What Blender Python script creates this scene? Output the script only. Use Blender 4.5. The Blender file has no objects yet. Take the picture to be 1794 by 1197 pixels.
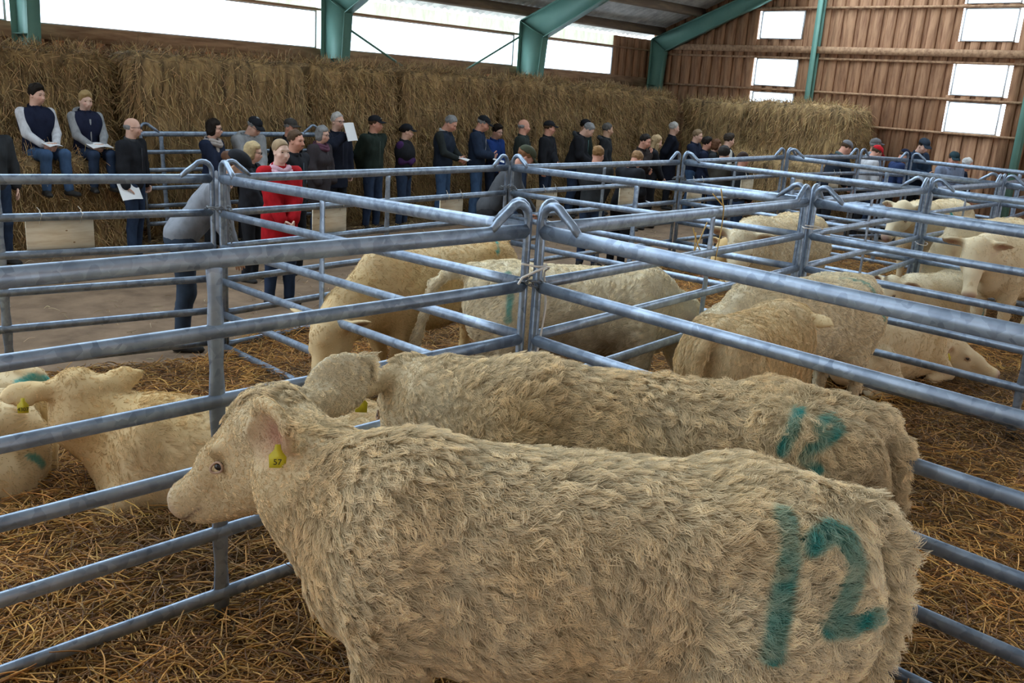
import bpy, math, random
import numpy as np
from mathutils import Matrix, Vector, kdtree

S = bpy.context.scene
COL = S.collection
rng = np.random.default_rng(7)
random.seed(7)

# ------------------------------------------------------------------ camera, daylight, exposure
CAM_Z = 2.4
cam_d = bpy.data.cameras.new('camera')
cam_d.sensor_fit = 'HORIZONTAL'; cam_d.sensor_width = 36.0
cam_d.lens = 1607.12 * 36.0 / 1794.0
cam_d.clip_start = 0.05; cam_d.clip_end = 500
cam = bpy.data.objects.new('camera', cam_d); COL.objects.link(cam)
yaw, pit, rol = 0.809253, 0.270711, 0.0668119
_d = np.array([math.sin(yaw)*math.cos(pit), math.cos(yaw)*math.cos(pit), -math.sin(pit)])
_r = np.cross(_d, [0, 0, 1]); _r /= np.linalg.norm(_r); _u = np.cross(_r, _d)
_r2 = math.cos(rol)*_r + math.sin(rol)*_u; _u2 = -math.sin(rol)*_r + math.cos(rol)*_u
M = Matrix.Identity(4)
for i in range(3):
    M[i][0], M[i][1], M[i][2] = _r2[i], _u2[i], -_d[i]
M[2][3] = CAM_Z
cam.matrix_world = M
S.camera = cam

S.view_settings.view_transform = 'Standard'
S.view_settings.look = 'None'
S.view_settings.gamma = 1.0
S.view_settings.use_curve_mapping = False
S.view_settings.exposure = 0.0

W = bpy.data.worlds.new('overcast_sky'); S.world = W; W.use_nodes = True
bg = W.node_tree.nodes['Background']
bg.inputs['Color'].default_value = (0.74, 0.88, 1.0, 1); bg.inputs['Strength'].default_value = 5.0

S.cycles.max_bounces = 6
S.cycles.diffuse_bounces = 3
S.cycles.glossy_bounces = 2
S.cycles.transparent_max_bounces = 8
S.cycles.caustics_reflective = False
S.cycles.caustics_refractive = False
S.cycles.sample_clamp_indirect = 6
S.cycles.use_denoising = True

def area(name, loc, look, sx, sy, power, color):
    l = bpy.data.lights.new(name, 'AREA'); l.shape = 'RECTANGLE'; l.size = sx; l.size_y = sy
    l.energy = power; l.color = color
    o = bpy.data.objects.new(name, l); COL.objects.link(o); o.location = loc
    o.rotation_euler = (Vector(look) - Vector(loc)).to_track_quat('-Z', 'Y').to_euler()
    return o

# ------------------------------------------------------------------ tagging helpers
def tag(o, label=None, cat=None, group=None, kind=None):
    if label: o['label'] = label
    if cat: o['category'] = cat
    if group: o['group'] = group
    if kind: o['kind'] = kind
    return o
def empty(name, loc=(0, 0, 0), rz=0.0):
    o = bpy.data.objects.new(name, None); COL.objects.link(o)
    o.location = loc; o.rotation_euler = (0, 0, rz); o.empty_display_size = .1
    return o
def obj(name, me, parent=None, mat=None):
    o = bpy.data.objects.new(name, me); COL.objects.link(o)
    if parent is not None: o.parent = parent
    if mat is not None and not me.materials: me.materials.append(mat)
    return o

# ------------------------------------------------------------------ mesh from arrays
def mesh_np(name, V, F, smooth=True, mat=None):
    """V (n,3); F (m,4) or (m,3) int array, or list of index lists"""
    me = bpy.data.meshes.new(name)
    V = np.asarray(V, np.float32)
    if isinstance(F, np.ndarray):
        k = F.shape[1]; flat = F.astype(np.int32).ravel(); n = F.shape[0]
        starts = np.arange(n, dtype=np.int32)*k
    else:
        n = len(F); ln = np.array([len(f) for f in F], np.int32)
        starts = np.concatenate([[0], np.cumsum(ln)[:-1]]).astype(np.int32)
        flat = np.array([i for f in F for i in f], np.int32)
    me.vertices.add(len(V)); me.vertices.foreach_set('co', V.ravel())
    me.loops.add(len(flat)); me.loops.foreach_set('vertex_index', flat)
    me.polygons.add(n); me.polygons.foreach_set('loop_start', starts)
    me.update(calc_edges=True); me.validate()
    if smooth: me.polygons.foreach_set('use_smooth', np.ones(len(me.polygons), bool))
    if mat is not None: me.materials.append(mat)
    return me

class MB:
    """collects boxes, tubes and surfaces, then becomes one mesh"""
    def __init__(s): s.V = []; s.F = []; s.n = 0
    def add(s, V, F):
        V = np.asarray(V, float)
        s.V.append(V); s.F += [[i + s.n for i in f] for f in F]; s.n += len(V); return s
    def box(s, lo, hi, R=None, t=None):
        x0, y0, z0 = lo; x1, y1, z1 = hi
        V = np.array([[x0,y0,z0],[x1,y0,z0],[x1,y1,z0],[x0,y1,z0],[x0,y0,z1],[x1,y0,z1],[x1,y1,z1],[x0,y1,z1]], float)
        if R is not None: V = V @ np.asarray(R).T
        if t is not None: V = V + np.asarray(t)
        return s.add(V, [[0,3,2,1],[4,5,6,7],[0,1,5,4],[1,2,6,5],[2,3,7,6],[3,0,4,7]])
    def tube(s, pts, ra, rb=None, n=10, up=(0, 0, 1), cap=True, scale=None):
        """sweep an ellipse (ra across, rb along up) on a polyline"""
        P = np.asarray(pts, float); rb = ra if rb is None else rb
        m = len(P); T = np.gradient(P, axis=0); T /= np.linalg.norm(T, axis=1)[:, None] + 1e-9
        up = np.asarray(up, float); A = np.cross(T, up)
        bad = np.linalg.norm(A, axis=1) < 1e-3
        A[bad] = np.cross(T[bad], [0.3, 1, 0.1]); A /= np.linalg.norm(A, axis=1)[:, None]
        B = np.cross(A, T)
        a = np.linspace(0, 2*math.pi, n, endpoint=False); V = []
        for i in range(m):
            k = 1 if scale is None else scale[i]
            V.append(P[i] + k*ra*np.cos(a)[:, None]*A[i] + k*rb*np.sin(a)[:, None]*B[i])
        V = np.concatenate(V); F = []
        for i in range(m-1):
            for j in range(n):
                j2 = (j+1) % n
                F.append([i*n+j, i*n+j2, (i+1)*n+j2, (i+1)*n+j])
        if cap: F.append(list(range(n))[::-1]); F.append([(m-1)*n + j for j in range(n)])
        return s.add(V, F)
    def mesh(s, name, mat=None, smooth=True):
        me = mesh_np(name, np.concatenate(s.V), s.F, smooth, mat)
        return me
    def build(s, name, mat, parent=None, smooth=False):
        return obj(name, s.mesh(name, mat, smooth), parent)

# ------------------------------------------------------------------ noise
def _hash(ix, iy, iz, seed):
    h = (ix*374761393 + iy*668265263 + iz*2147483647 + seed*974634777) & 0xffffffff
    h = ((h ^ (h >> 13))*1274126177) & 0xffffffff
    return ((h ^ (h >> 16)) & 0xffff)/32767.5 - 1.0
def vnoise(p, freq=1.0, seed=0):
    p = np.asarray(p, float)*freq; i = np.floor(p).astype(np.int64); f = p - i; f = f*f*(3-2*f)
    x, y, z = i[:, 0], i[:, 1], i[:, 2]; out = 0
    for dx in (0, 1):
        wx = f[:, 0] if dx else 1-f[:, 0]
        for dy in (0, 1):
            wy = f[:, 1] if dy else 1-f[:, 1]
            for dz in (0, 1):
                wz = f[:, 2] if dz else 1-f[:, 2]
                out = out + wx*wy*wz*_hash(x+dx, y+dy, z+dz, seed)
    return out
def vnoise3(p, freq, seed): return np.stack([vnoise(p, freq, seed+k*17) for k in range(3)], 1)

# ------------------------------------------------------------------ signed-distance bodies -> surface nets
def rotm(yaw=0, pitch=0, roll=0):
    """x forward, y left, z up; pitch>0 lifts the nose"""
    cy, sy, cp, sp, cr, sr = math.cos(yaw), math.sin(yaw), math.cos(pitch), math.sin(pitch), math.cos(roll), math.sin(roll)
    Rz = np.array([[cy,-sy,0],[sy,cy,0],[0,0,1]]); Ry = np.array([[cp,0,-sp],[0,1,0],[sp,0,cp]]); Rx = np.array([[1,0,0],[0,cr,-sr],[0,sr,cr]])
    return Rz @ Ry @ Rx
def cap(a, b, ra, rb=None, k=.03, sc=None, fr=None, sub=False):
    return ('cap', np.array(a, float), np.array(b, float), ra, ra if rb is None else rb, k, sc, fr, sub)
def ell(c, r, k=.03, rot=None, fr=None, sub=False):
    return ('ell', np.array(c, float), np.array(r, float), k, rot, fr, sub)
def sweep(st, k=.04, ex=2.3):
    """torso along local x from stations (x, zc, hw, hh)"""
    return ('swp', np.array(st, float), k, ex)
def prim_box(p):
    if p[0] == 'cap':
        a, b, ra, rb, sc, fr = p[1], p[2], p[3], p[4], p[6], p[7]; r = max(ra, rb)*(max(sc) if sc else 1)
        lo, hi = np.minimum(a, b)-r, np.maximum(a, b)+r
        if sc: lo, hi = np.minimum(a, b)-r*1.6, np.maximum(a, b)+r*1.6
    elif p[0] == 'ell':
        r = p[2].max(); fr = p[5]; lo, hi = p[1]-r, p[1]+r
        if p[4] is None: lo, hi = p[1]-p[2], p[1]+p[2]
    else:
        st = p[1]; fr = None; w = st[:, 2].max()
        lo = np.array([st[0, 0], -w, (st[:, 1]-st[:, 3]).min()]); hi = np.array([st[-1, 0], w, (st[:, 1]+st[:, 3]).max()])
    if fr is not None:
        R, t = fr[:2]; hs = fr[2] if len(fr) > 2 else 1; c = np.array([[x, y, z] for x in (lo[0], hi[0]) for y in (lo[1], hi[1]) for z in (lo[2], hi[2])])*hs @ R.T + t
        lo, hi = c.min(0), c.max(0)
    return lo, hi
def prim_d(p, X):
    if p[0] == 'cap':
        _, a, b, ra, rb, k, sc, fr, sub = p
        hs = fr[2] if fr is not None and len(fr) > 2 else 1.0
        if fr is not None: X = (X - fr[1]) @ fr[0]/hs
        s = np.array(sc if sc else (1, 1, 1), float)
        q = (X - a)/s; d = (b - a)/s
        t = np.clip(q @ d/max(d @ d, 1e-9), 0, 1)
        return (np.linalg.norm(q - t[:, None]*d, axis=1) - (ra + (rb-ra)*t))*s.min()*hs
    if p[0] == 'ell':
        _, c, r, k, rot, fr, sub = p
        hs = fr[2] if fr is not None and len(fr) > 2 else 1.0
        if fr is not None: X = (X - fr[1]) @ fr[0]/hs
        q = X - c
        if rot is not None: q = q @ rot
        k0 = np.linalg.norm(q/r, axis=1); k1 = np.linalg.norm(q/(r*r), axis=1)
        return k0*(k0-1)/np.maximum(k1, 1e-6)*hs
    _, st, k, ex = p
    x = X[:, 0]; zc = np.interp(x, st[:, 0], st[:, 1]); hw = np.interp(x, st[:, 0], st[:, 2]); hh = np.interp(x, st[:, 0], st[:, 3])
    y = np.abs(X[:, 1])/hw; z = np.abs(X[:, 2]-zc)/hh
    d = ((y**ex + z**ex)**(1/ex) - 1)*np.minimum(hw, hh)
    return np.maximum(d, np.maximum(st[0, 0]-x, x-st[-1, 0]))
def surf(prims, vox, pad=.05, cuts=(), grow=0.0):
    """smooth union of primitives -> (V, F quads). cuts: functions X->d, intersected"""
    bb = [prim_box(p) for p in prims if not p[-1] is True]
    lo = np.min([b[0] for b in bb], 0) - pad; hi = np.max([b[1] for b in bb], 0) + pad
    n = np.ceil((hi-lo)/vox).astype(int) + 1
    ax = [lo[i] + vox*np.arange(n[i]) for i in range(3)]
    D = np.full(n, 1.0, np.float32)
    for p in prims:
        k = p[2] if p[0] == 'swp' else (p[5] if p[0] == 'cap' else p[3]); sub = p[-1] is True
        b0, b1 = prim_box(p); m = k + grow + 2.5*vox
        i0 = np.maximum(np.floor((b0-m-lo)/vox).astype(int), 0); i1 = np.minimum(np.ceil((b1+m-lo)/vox).astype(int)+1, n)
        if (i1 <= i0).any(): continue
        g = np.stack(np.meshgrid(*[ax[i][i0[i]:i1[i]] for i in range(3)], indexing='ij'), -1)
        d = (prim_d(p, g.reshape(-1, 3)) - (0 if sub else grow)).reshape(g.shape[:3]).astype(np.float32)
        s = (slice(i0[0], i1[0]), slice(i0[1], i1[1]), slice(i0[2], i1[2])); a = D[s]
        if sub:
            h = np.maximum(k - np.abs(a + d), 0)/k; D[s] = np.maximum(a, -d) + h*h*k*.25
        else:
            h = np.maximum(k - np.abs(a - d), 0)/k; D[s] = np.minimum(a, d) - h*h*k*.25
    if cuts:
        g = np.stack(np.meshgrid(*ax, indexing='ij'), -1).reshape(-1, 3)
        for c in cuts: D = np.maximum(D, c(g).reshape(n).astype(np.float32))
    return nets(D, lo, vox)
def nets(D, lo, vox):
    D[0], D[-1] = 1, 1; D[:, 0], D[:, -1] = 1, 1; D[:, :, 0], D[:, :, -1] = 1, 1
    ins = D < 0; c = [slice(0, -1), slice(1, None)]
    cnt = sum(ins[c[i], c[j], c[k]].astype(np.int8) for i in (0, 1) for j in (0, 1) for k in (0, 1))
    act = (cnt > 0) & (cnt < 8); idx = np.argwhere(act)
    num = np.full(act.shape, -1, np.int64); num[act] = np.arange(len(idx))
    V = np.zeros((len(idx), 3)); w = np.zeros(len(idx)); I = idx.T
    for a in range(3):
        o = [b for b in range(3) if b != a]
        for u in (0, 1):
            for v in (0, 1):
                q = I.copy(); q[o[0]] += u; q[o[1]] += v; q2 = q.copy(); q2[a] += 1
                d0 = D[tuple(q)]; d1 = D[tuple(q2)]; ok = (d0 < 0) != (d1 < 0)
                t = np.where(ok, d0/np.where(ok, d0-d1, 1), 0)
                pos = (q - I).T.astype(float); pos[:, a] += t
                V[ok] += pos[ok]; w[ok] += 1
    V = lo + vox*(idx + V/np.maximum(w, 1)[:, None])
    F = []
    for a in range(3):
        b, cc = (a+1) % 3, (a+2) % 3
        s0 = [slice(None)]*3; s1 = [slice(None)]*3; s0[a] = slice(0, -1); s1[a] = slice(1, None)
        A, B = ins[tuple(s0)], ins[tuple(s1)]
        e = np.argwhere(A != B); e = e[(e[:, b] > 0) & (e[:, cc] > 0)]
        fl = A[tuple(e.T)]
        def cell(db, dc):
            q = e.copy(); q[:, b] -= db; q[:, cc] -= dc; return num[tuple(q.T)]
        Q = np.stack([cell(1, 1), cell(0, 1), cell(0, 0), cell(1, 0)], 1)
        Q[~fl] = Q[~fl][:, ::-1]; F.append(Q)
    F = np.concatenate(F); F = F[(F >= 0).all(1)]
    return V, F
def relax(V, F, it=2, lam=.5):
    n = len(V)
    for _ in range(it):
        s = np.zeros((n, 3)); c = np.zeros(n)
        for i in range(F.shape[1]):
            a, b = F[:, i], F[:, (i+1) % F.shape[1]]
            np.add.at(s, a, V[b]); np.add.at(c, a, 1); np.add.at(s, b, V[a]); np.add.at(c, b, 1)
        V = V + lam*(s/np.maximum(c, 1)[:, None] - V)
    return V
def join(parts):
    n = 0; Vs = []; Fs = []
    for V, F in parts: Vs.append(V); Fs.append(F + n); n += len(V)
    return np.concatenate(Vs), np.concatenate(Fs)
def vnormals(V, F):
    a = V[F[:, 2]] - V[F[:, 0]]; b = V[F[:, 3]] - V[F[:, 1]]; fn = np.cross(a, b); N = np.zeros_like(V)
    for i in range(4): np.add.at(N, F[:, i], fn)
    return N/(np.linalg.norm(N, axis=1)[:, None] + 1e-12), np.linalg.norm(fn, axis=1)*.5
def sample_surface(V, F, n, r):
    N, A = vnormals(V, F); f = r.choice(len(F), n, p=A/A.sum())
    u, v = r.random(n)[:, None], r.random(n)[:, None]; q = F[f]
    def li(X): return (X[q[:, 0]]*(1-u) + X[q[:, 1]]*u)*(1-v) + (X[q[:, 3]]*(1-u) + X[q[:, 2]]*u)*v
    nn = li(N); nn /= np.linalg.norm(nn, axis=1)[:, None] + 1e-9
    return li(V), nn
def vcol(me, name, C):
    C = np.asarray(C, np.float32)
    if C.ndim == 1: C = np.stack([C, C, C], 1)
    a = me.color_attributes.new(name, 'FLOAT_COLOR', 'POINT')
    a.data.foreach_set('color', np.concatenate([C, np.ones((len(C), 1), np.float32)], 1).ravel())

def strands(name, P, rad, tint=None, mat=None):
    """P (n,k,3) strand points, rad (k,) or (n,k) radii, tint (n,3)"""
    n, k, _ = P.shape
    cu = bpy.data.hair_curves.new(name); cu.add_curves([k]*n)
    cu.attributes['position'].data.foreach_set('vector', np.ascontiguousarray(P, np.float32).ravel())
    R = np.broadcast_to(np.asarray(rad, np.float32), (n, k))
    a = cu.attributes.get('radius') or cu.attributes.new('radius', 'FLOAT', 'POINT')
    a.data.foreach_set('value', np.ascontiguousarray(R).ravel())
    if tint is not None:
        tint = np.asarray(tint); a = cu.attributes.new('tint', 'FLOAT_COLOR', 'POINT' if tint.ndim == 3 else 'CURVE'); tint = tint.reshape(-1, 3)
        a.data.foreach_set('color', np.concatenate([tint, np.ones((len(tint), 1))], 1).astype(np.float32).ravel())
    if mat is not None: cu.materials.append(mat)
    return cu

# ------------------------------------------------------------------ materials
def mat(name, col=(.5, .5, .5), rough=.7, metal=0.0, spec=.3, noise=None, attr=None, bump=None, emit=None):
    """noise=(scale, colour2, stretch xyz, contrast lo, hi); bump=(scale, strength, stretch)"""
    m = bpy.data.materials.new(name); m.use_nodes = True; nt = m.node_tree; b = nt.nodes['Principled BSDF']
    b.inputs['Roughness'].default_value = rough; b.inputs['Metallic'].default_value = metal
    b.inputs['Specular IOR Level'].default_value = spec; b.inputs['Base Color'].default_value = (*col, 1)
    tc = nt.nodes.new('ShaderNodeTexCoord')
    src = None
    if attr:
        a = nt.nodes.new('ShaderNodeAttribute'); a.attribute_name = attr; src = a.outputs['Color']
    if noise:
        mp = nt.nodes.new('ShaderNodeMapping'); mp.inputs['Scale'].default_value = noise[2]
        nz = nt.nodes.new('ShaderNodeTexNoise'); nz.inputs['Scale'].default_value = noise[0]; nz.inputs['Detail'].default_value = 5; nz.inputs['Roughness'].default_value = .6
        rp = nt.nodes.new('ShaderNodeMapRange'); rp.inputs[1].default_value = noise[3]; rp.inputs[2].default_value = noise[4]
        mx = nt.nodes.new('ShaderNodeMix'); mx.data_type = 'RGBA'
        nt.links.new(tc.outputs['Object'], mp.inputs[0]); nt.links.new(mp.outputs[0], nz.inputs['Vector'])
        nt.links.new(nz.outputs['Fac'], rp.inputs[0]); nt.links.new(rp.outputs[0], mx.inputs[0])
        if src is not None:
            nt.links.new(src, mx.inputs[6]); mx.blend_type = 'MULTIPLY'
        else: mx.inputs[6].default_value = (*col, 1)
        mx.inputs[7].default_value = (*noise[1], 1); src = mx.outputs[2]
    if src is not None: nt.links.new(src, b.inputs['Base Color'])
    if bump:
        mp = nt.nodes.new('ShaderNodeMapping'); mp.inputs['Scale'].default_value = bump[2]
        nz = nt.nodes.new('ShaderNodeTexNoise'); nz.inputs['Scale'].default_value = bump[0]; nz.inputs['Detail'].default_value = 4
        bp = nt.nodes.new('ShaderNodeBump'); bp.inputs['Strength'].default_value = bump[1]; bp.inputs['Distance'].default_value = .02
        nt.links.new(tc.outputs['Object'], mp.inputs[0]); nt.links.new(mp.outputs[0], nz.inputs['Vector'])
        nt.links.new(nz.outputs['Fac'], bp.inputs['Height']); nt.links.new(bp.outputs[0], b.inputs['Normal'])
    return m

# ================================================================== THE BARN
BAND0 = 7.6  # near edge of the open strip added overhead for daylight
WY, GX = 14.5, 19.75                     # inner faces of the eave wall and of the gable wall
M_board = mat('larch_boards', (.47, .26, .145), .8, noise=(3.0, (.22, .10, .055), (6, 6, .7), .42, .72))
M_beam = mat('spruce_beam', (.55, .34, .20), .8, noise=(2.0, (.27, .14, .08), (1, 8, 8), .4, .7))
M_steel = mat('green_steel', (.16, .33, .27), .45, .1, noise=(2.0, (.20, .38, .31), (1, 1, 1), .4, .7))
M_roof = mat('fibre_cement_sheet', (.5, .49, .46), .9, noise=(4, (.28, .27, .26), (1, 1, 1), .4, .7))
M_trans = mat('ribbed_translucent_sheet', (.62, .60, .36), .6, noise=(9, (.42, .40, .2), (1, 1, .3), .45, .7))
_b = M_trans.node_tree.nodes['Principled BSDF']; _b.inputs['Transmission Weight'].default_value = .35
M_frame = mat('grey_window_frame', (.7, .72, .74), .5)
M_dirt = mat('trodden_earth', (.22, .145, .09), .95, noise=(2.6, (.11, .07, .042), (1, 1, 1), .35, .7), bump=(9, .6, (1, 1, 1)))
M_glass = bpy.data.materials.new('clear_pane'); M_glass.use_nodes = True
nt = M_glass.node_tree; nt.nodes.remove(nt.nodes['Principled BSDF'])
_t = nt.nodes.new('ShaderNodeBsdfTransparent'); _g = nt.nodes.new('ShaderNodeBsdfGlossy'); _m = nt.nodes.new('ShaderNodeMixShader')
_g.inputs['Roughness'].default_value = .05; _m.inputs[0].default_value = .04; _t.inputs[0].default_value = (.97, .98, 1, 1)
nt.links.new(_t.outputs[0], _m.inputs[1]); nt.links.new(_g.outputs[0], _m.inputs[2]); nt.links.new(_m.outputs[0], nt.nodes['Material Output'].inputs['Surface'])

def structure(o): o['kind'] = 'structure'; return o
def roof_z(y): return 3.98 + (14.5 - y)*.385

# floor of the hall, slightly uneven
def bed(x, y):
    r = np.hypot(x, y); return np.clip(.2 - .03*(r-4.2), .05, .2)
A1x = np.array([-9, 2.12, 3.66, 7.45, 11.0, 14.0, 17.4, 19.6]); A1y = np.array([8.3, 7.04, 6.85, 7.32, 7.5, 7.5, 6.9, 6.6])
gx, gy = np.meshgrid(np.linspace(-7, 19.9, 180), np.linspace(-3, 14.7, 130), indexing='ij')
gz = .012*vnoise(np.stack([gx.ravel(), gy.ravel(), 0*gx.ravel()], 1), 2.3, 3).reshape(gx.shape)
def grid_faces(a, b):
    i = np.arange(a-1)[:, None]*b + np.arange(b-1)[None]; i = i.ravel(); return np.stack([i, i+b, i+b+1, i+1], 1)
structure(obj('floor', mesh_np('floor', np.stack([gx, gy, gz], -1).reshape(-1, 3), grid_faces(*gx.shape), True, M_dirt)))

# gable wall: vertical boards, every second one set back, round the window openings
WIN = [(10.56, 11.62, 3.82, 4.43), (10.56, 11.62, 2.79, 3.40), (10.56, 11.62, 2.06, 2.66),
       (6.16, 7.16, 4.53, 5.14), (6.16, 7.16, 3.83, 4.45), (6.16, 7.16, 2.80, 3.43), (6.16, 7.16, 2.08, 2.68)]
g = MB(); y = 2.0; k = 0
while y < 14.5:
    w = .165; top = roof_z(y + w) + .07; segs = [(0, top)]
    for (a, b, lo, hi) in WIN:
        if y + w > a + .02 and y < b - .02:
            segs = [q for (s0, s1) in segs for q in ((s0, min(s1, lo)), (max(s0, hi), s1)) if q[1] - q[0] > .005]
    dx = .0 if k % 2 else .045
    for (s0, s1) in segs: g.box((GX + dx, y - (.012 if k % 2 else -.0), s0), (GX + (.05 if k % 2 else .067), y + w, s1))
    y += w - .02; k += 1
structure(g.build('wall_gable', M_board))
g = MB(); x = -4.0; k = 0                                            # eave wall below its long window, and the strip by the corner
while x < 19.7:
    w = .165; dy = .0 if k % 2 else .045; top = 2.66 if x < 18.15 else 3.75
    g.box((x, WY + .12 + dy, 0), (x + w, WY + .187, top)); x += w - .02; k += 1
structure(g.build('wall_eave', M_board))
n_trim = [0]
def trim(lo, hi, m=M_beam):
    n_trim[0] += 1; o = MB().box(lo, hi).build('trim_%d' % n_trim[0], m); return structure(o)
for z, h, d in ((2.06, .045, .06), (2.72, .045, .06), (3.42, .045, .06), (3.60, .14, .13), (4.48, .045, .06)):
    yr = 14.4 - max(0, (z - 3.6))*2.45
    trim((GX - d, 2.0, z - h/2), (GX - .001, yr, z + h/2))
trim((-4, WY + .02, 2.62), (19.6, WY + .119, 2.83)); trim((-4, WY + .03, 3.47), (19.6, WY + .09, 3.51))
# ribbon windows of the eave wall and the windows of the gable: frame and pane each
n_win = [0]
def window(parts, pane):
    n_win[0] += 1; f = MB()
    for lo, hi in parts: f.box(lo, hi)
    o = structure(f.build('window_%d' % n_win[0], M_frame)); p = MB().box(*pane).build('window_pane', M_glass, o); p['kind'] = 'structure'
    return o
for (a, b, lo, hi) in WIN:
    t = .022; x0, x1 = GX - .012, GX + .05
    window([((x0, a, lo), (x1, a+t, hi)), ((x0, b-t, lo), (x1, b, hi)), ((x0, a+t, lo), (x1, b-t, lo+t)), ((x0, a+t, hi-t), (x1, b-t, hi))],
           ((GX + .02, a+t, lo+t), (GX + .024, b-t, hi-t)))
COLX = (-.35, 4.75, 9.85, 14.85, 19.55)
for a, b in zip(COLX[:-1], COLX[1:]):
    b2 = 18.15 if b > 19 else b - .1; a2 = a + .1
    window([((a2, WY + .09, 2.83), (b2, WY + .12, 2.85)), ((b2 - .03, WY + .09, 2.85), (b2, WY + .12, 3.45)), ((a2, WY + .09, 2.85), (a2 + .03, WY + .12, 3.45)), ((a2, WY + .09, 3.45), (b2, WY + .12, 3.47))],
           ((a2 + .03, WY + .1, 2.85), (b2 - .03, WY + .104, 3.45)))
    nx = int((b2 - a2)/.03); xs = np.linspace(a2, b2, nx); yy = WY + .1 + .012*np.sin(xs*2*math.pi/.12)
    V = np.concatenate([np.stack([xs, yy, np.full(nx, 3.51)], 1), np.stack([xs, yy, np.full(nx, 3.74)], 1)])
    F = np.stack([np.arange(nx-1), np.arange(1, nx), np.arange(1, nx)+nx, np.arange(nx-1)+nx], 1)
    structure(obj('translucent_sheet', mesh_np('translucent_sheet', V, F, True, M_trans)))
# steel portal frames: tapered columns and rafters of I section, in planes X = const
def plate(P, x0, x1):                                                # polygon in (y,z) extruded along x
    n = len(P); V = [(x0, y, z) for y, z in P] + [(x1, y, z) for y, z in P]
    return V, [list(range(n))[::-1], [n+i for i in range(n)]] + [[i, (i+1) % n, (i+1) % n + n, i+n] for i in range(n)]
for cx_ in COLX:
    s = .6 if cx_ > 19 else 1.0
    yo, yk, yb = 14.47, 14.47 - .68*s, 14.47 - .38*s
    zk = 3.44 + .1*(1-s)
    c = MB(); fl = .085*(.7 + .3*s)
    c.add(*plate([(yo, 0), (yo, 3.76), (yk, zk), (yb, 0)], cx_ - .006, cx_ + .006))
    c.add(*plate([(yo, 0), (yo + .015, 0), (yo + .015, 3.76), (yo, 3.76)], cx_ - fl, cx_ + fl))
    c.add(*plate([(yb - .015, 0), (yb, 0), (yk, zk), (yk - .015, zk)], cx_ - fl, cx_ + fl))
    c.box((cx_ - fl, yb + .0, 2.66), (cx_ + fl, yo, 2.675))
    structure(c.build('column', M_steel))
    r = MB(); ye = 3.0; zt = lambda y: 3.76 + (14.47-y)*.385
    dep = .30 if s == 1 else .26
    y1 = 10.2; zb1 = zt(y1) - dep
    r.add(*plate([(yo, 3.76), (ye, zt(ye)), (ye, zt(ye) - dep), (y1, zb1), (yk, zk)], cx_ - .006, cx_ + .006))
    r.add(*plate([(yo, 3.76), (yo, 3.775), (ye, zt(ye) + .015), (ye, zt(ye))], cx_ - fl, cx_ + fl))
    r.add(*plate([(yk, zk), (y1, zb1), (ye, zt(ye)-dep), (ye, zt(ye)-dep-.015), (y1, zb1-.015), (yk, zk - .015)], cx_ - fl, cx_ + fl))
    r.add(*plate([(yo, 3.76), (yo-.02, 3.745), (yk+.0, zk), (yk+.02, zk+.02)], cx_ - fl, cx_ + fl))
    structure(r.build('rafter', M_steel))
def ibeam_post(y, top):
    c = MB()
    c.box((GX - .22, y - .005, 0), (GX - .07, y + .005, top)); c.box((GX - .23, y - .06, 0), (GX - .215, y + .06, top)); c.box((GX - .075, y - .06, 0), (GX - .06, y + .06, top))
    structure(c.build('column', M_steel))
ibeam_post(10.12, roof_z(10.12) - .3); ibeam_post(5.67, roof_z(5.67) - .3)
def brace(p0, p1, r): structure(MB().tube([p0, p1], r, r, 8).build('wall_brace', M_steel))
brace((9.95, 14.36, 3.35), (12.05, 14.36, 2.40), .022); brace((14.72, 14.36, 3.45), (12.55, 14.36, 2.35), .022)
# roof: corrugated sheets on wooden purlins
xs = np.arange(-6, 20.05, .045); ys = np.linspace(14.9, 11.0, 8)
gx2, gy2 = np.meshgrid(xs, ys, indexing='ij'); gz2 = roof_z(gy2) + .022*np.sin(gx2*2*math.pi/.18)
structure(obj('ceiling', mesh_np('ceiling', np.stack([gx2, gy2, gz2], -1).reshape(-1, 3), grid_faces(*gx2.shape), True, M_roof)))
M_purlin = mat('dark_purlin', (.16, .11, .075), .85, noise=(2, (.25, .17, .1), (1, 6, 6), .45, .7))
for yp in np.arange(14.3, 10.7, -1.12):
    zt_ = roof_z(yp) - .025
    p = MB(); sl = .385; R = np.array([[1, 0, 0], [0, math.cos(.3675), math.sin(.3675)], [0, -math.sin(.3675), math.cos(.3675)]])
    p.box((-6, -.045, -.185), (19.7, .045, 0), R, (0, yp, zt_)); structure(p.build('purlin', M_purlin))

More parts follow.
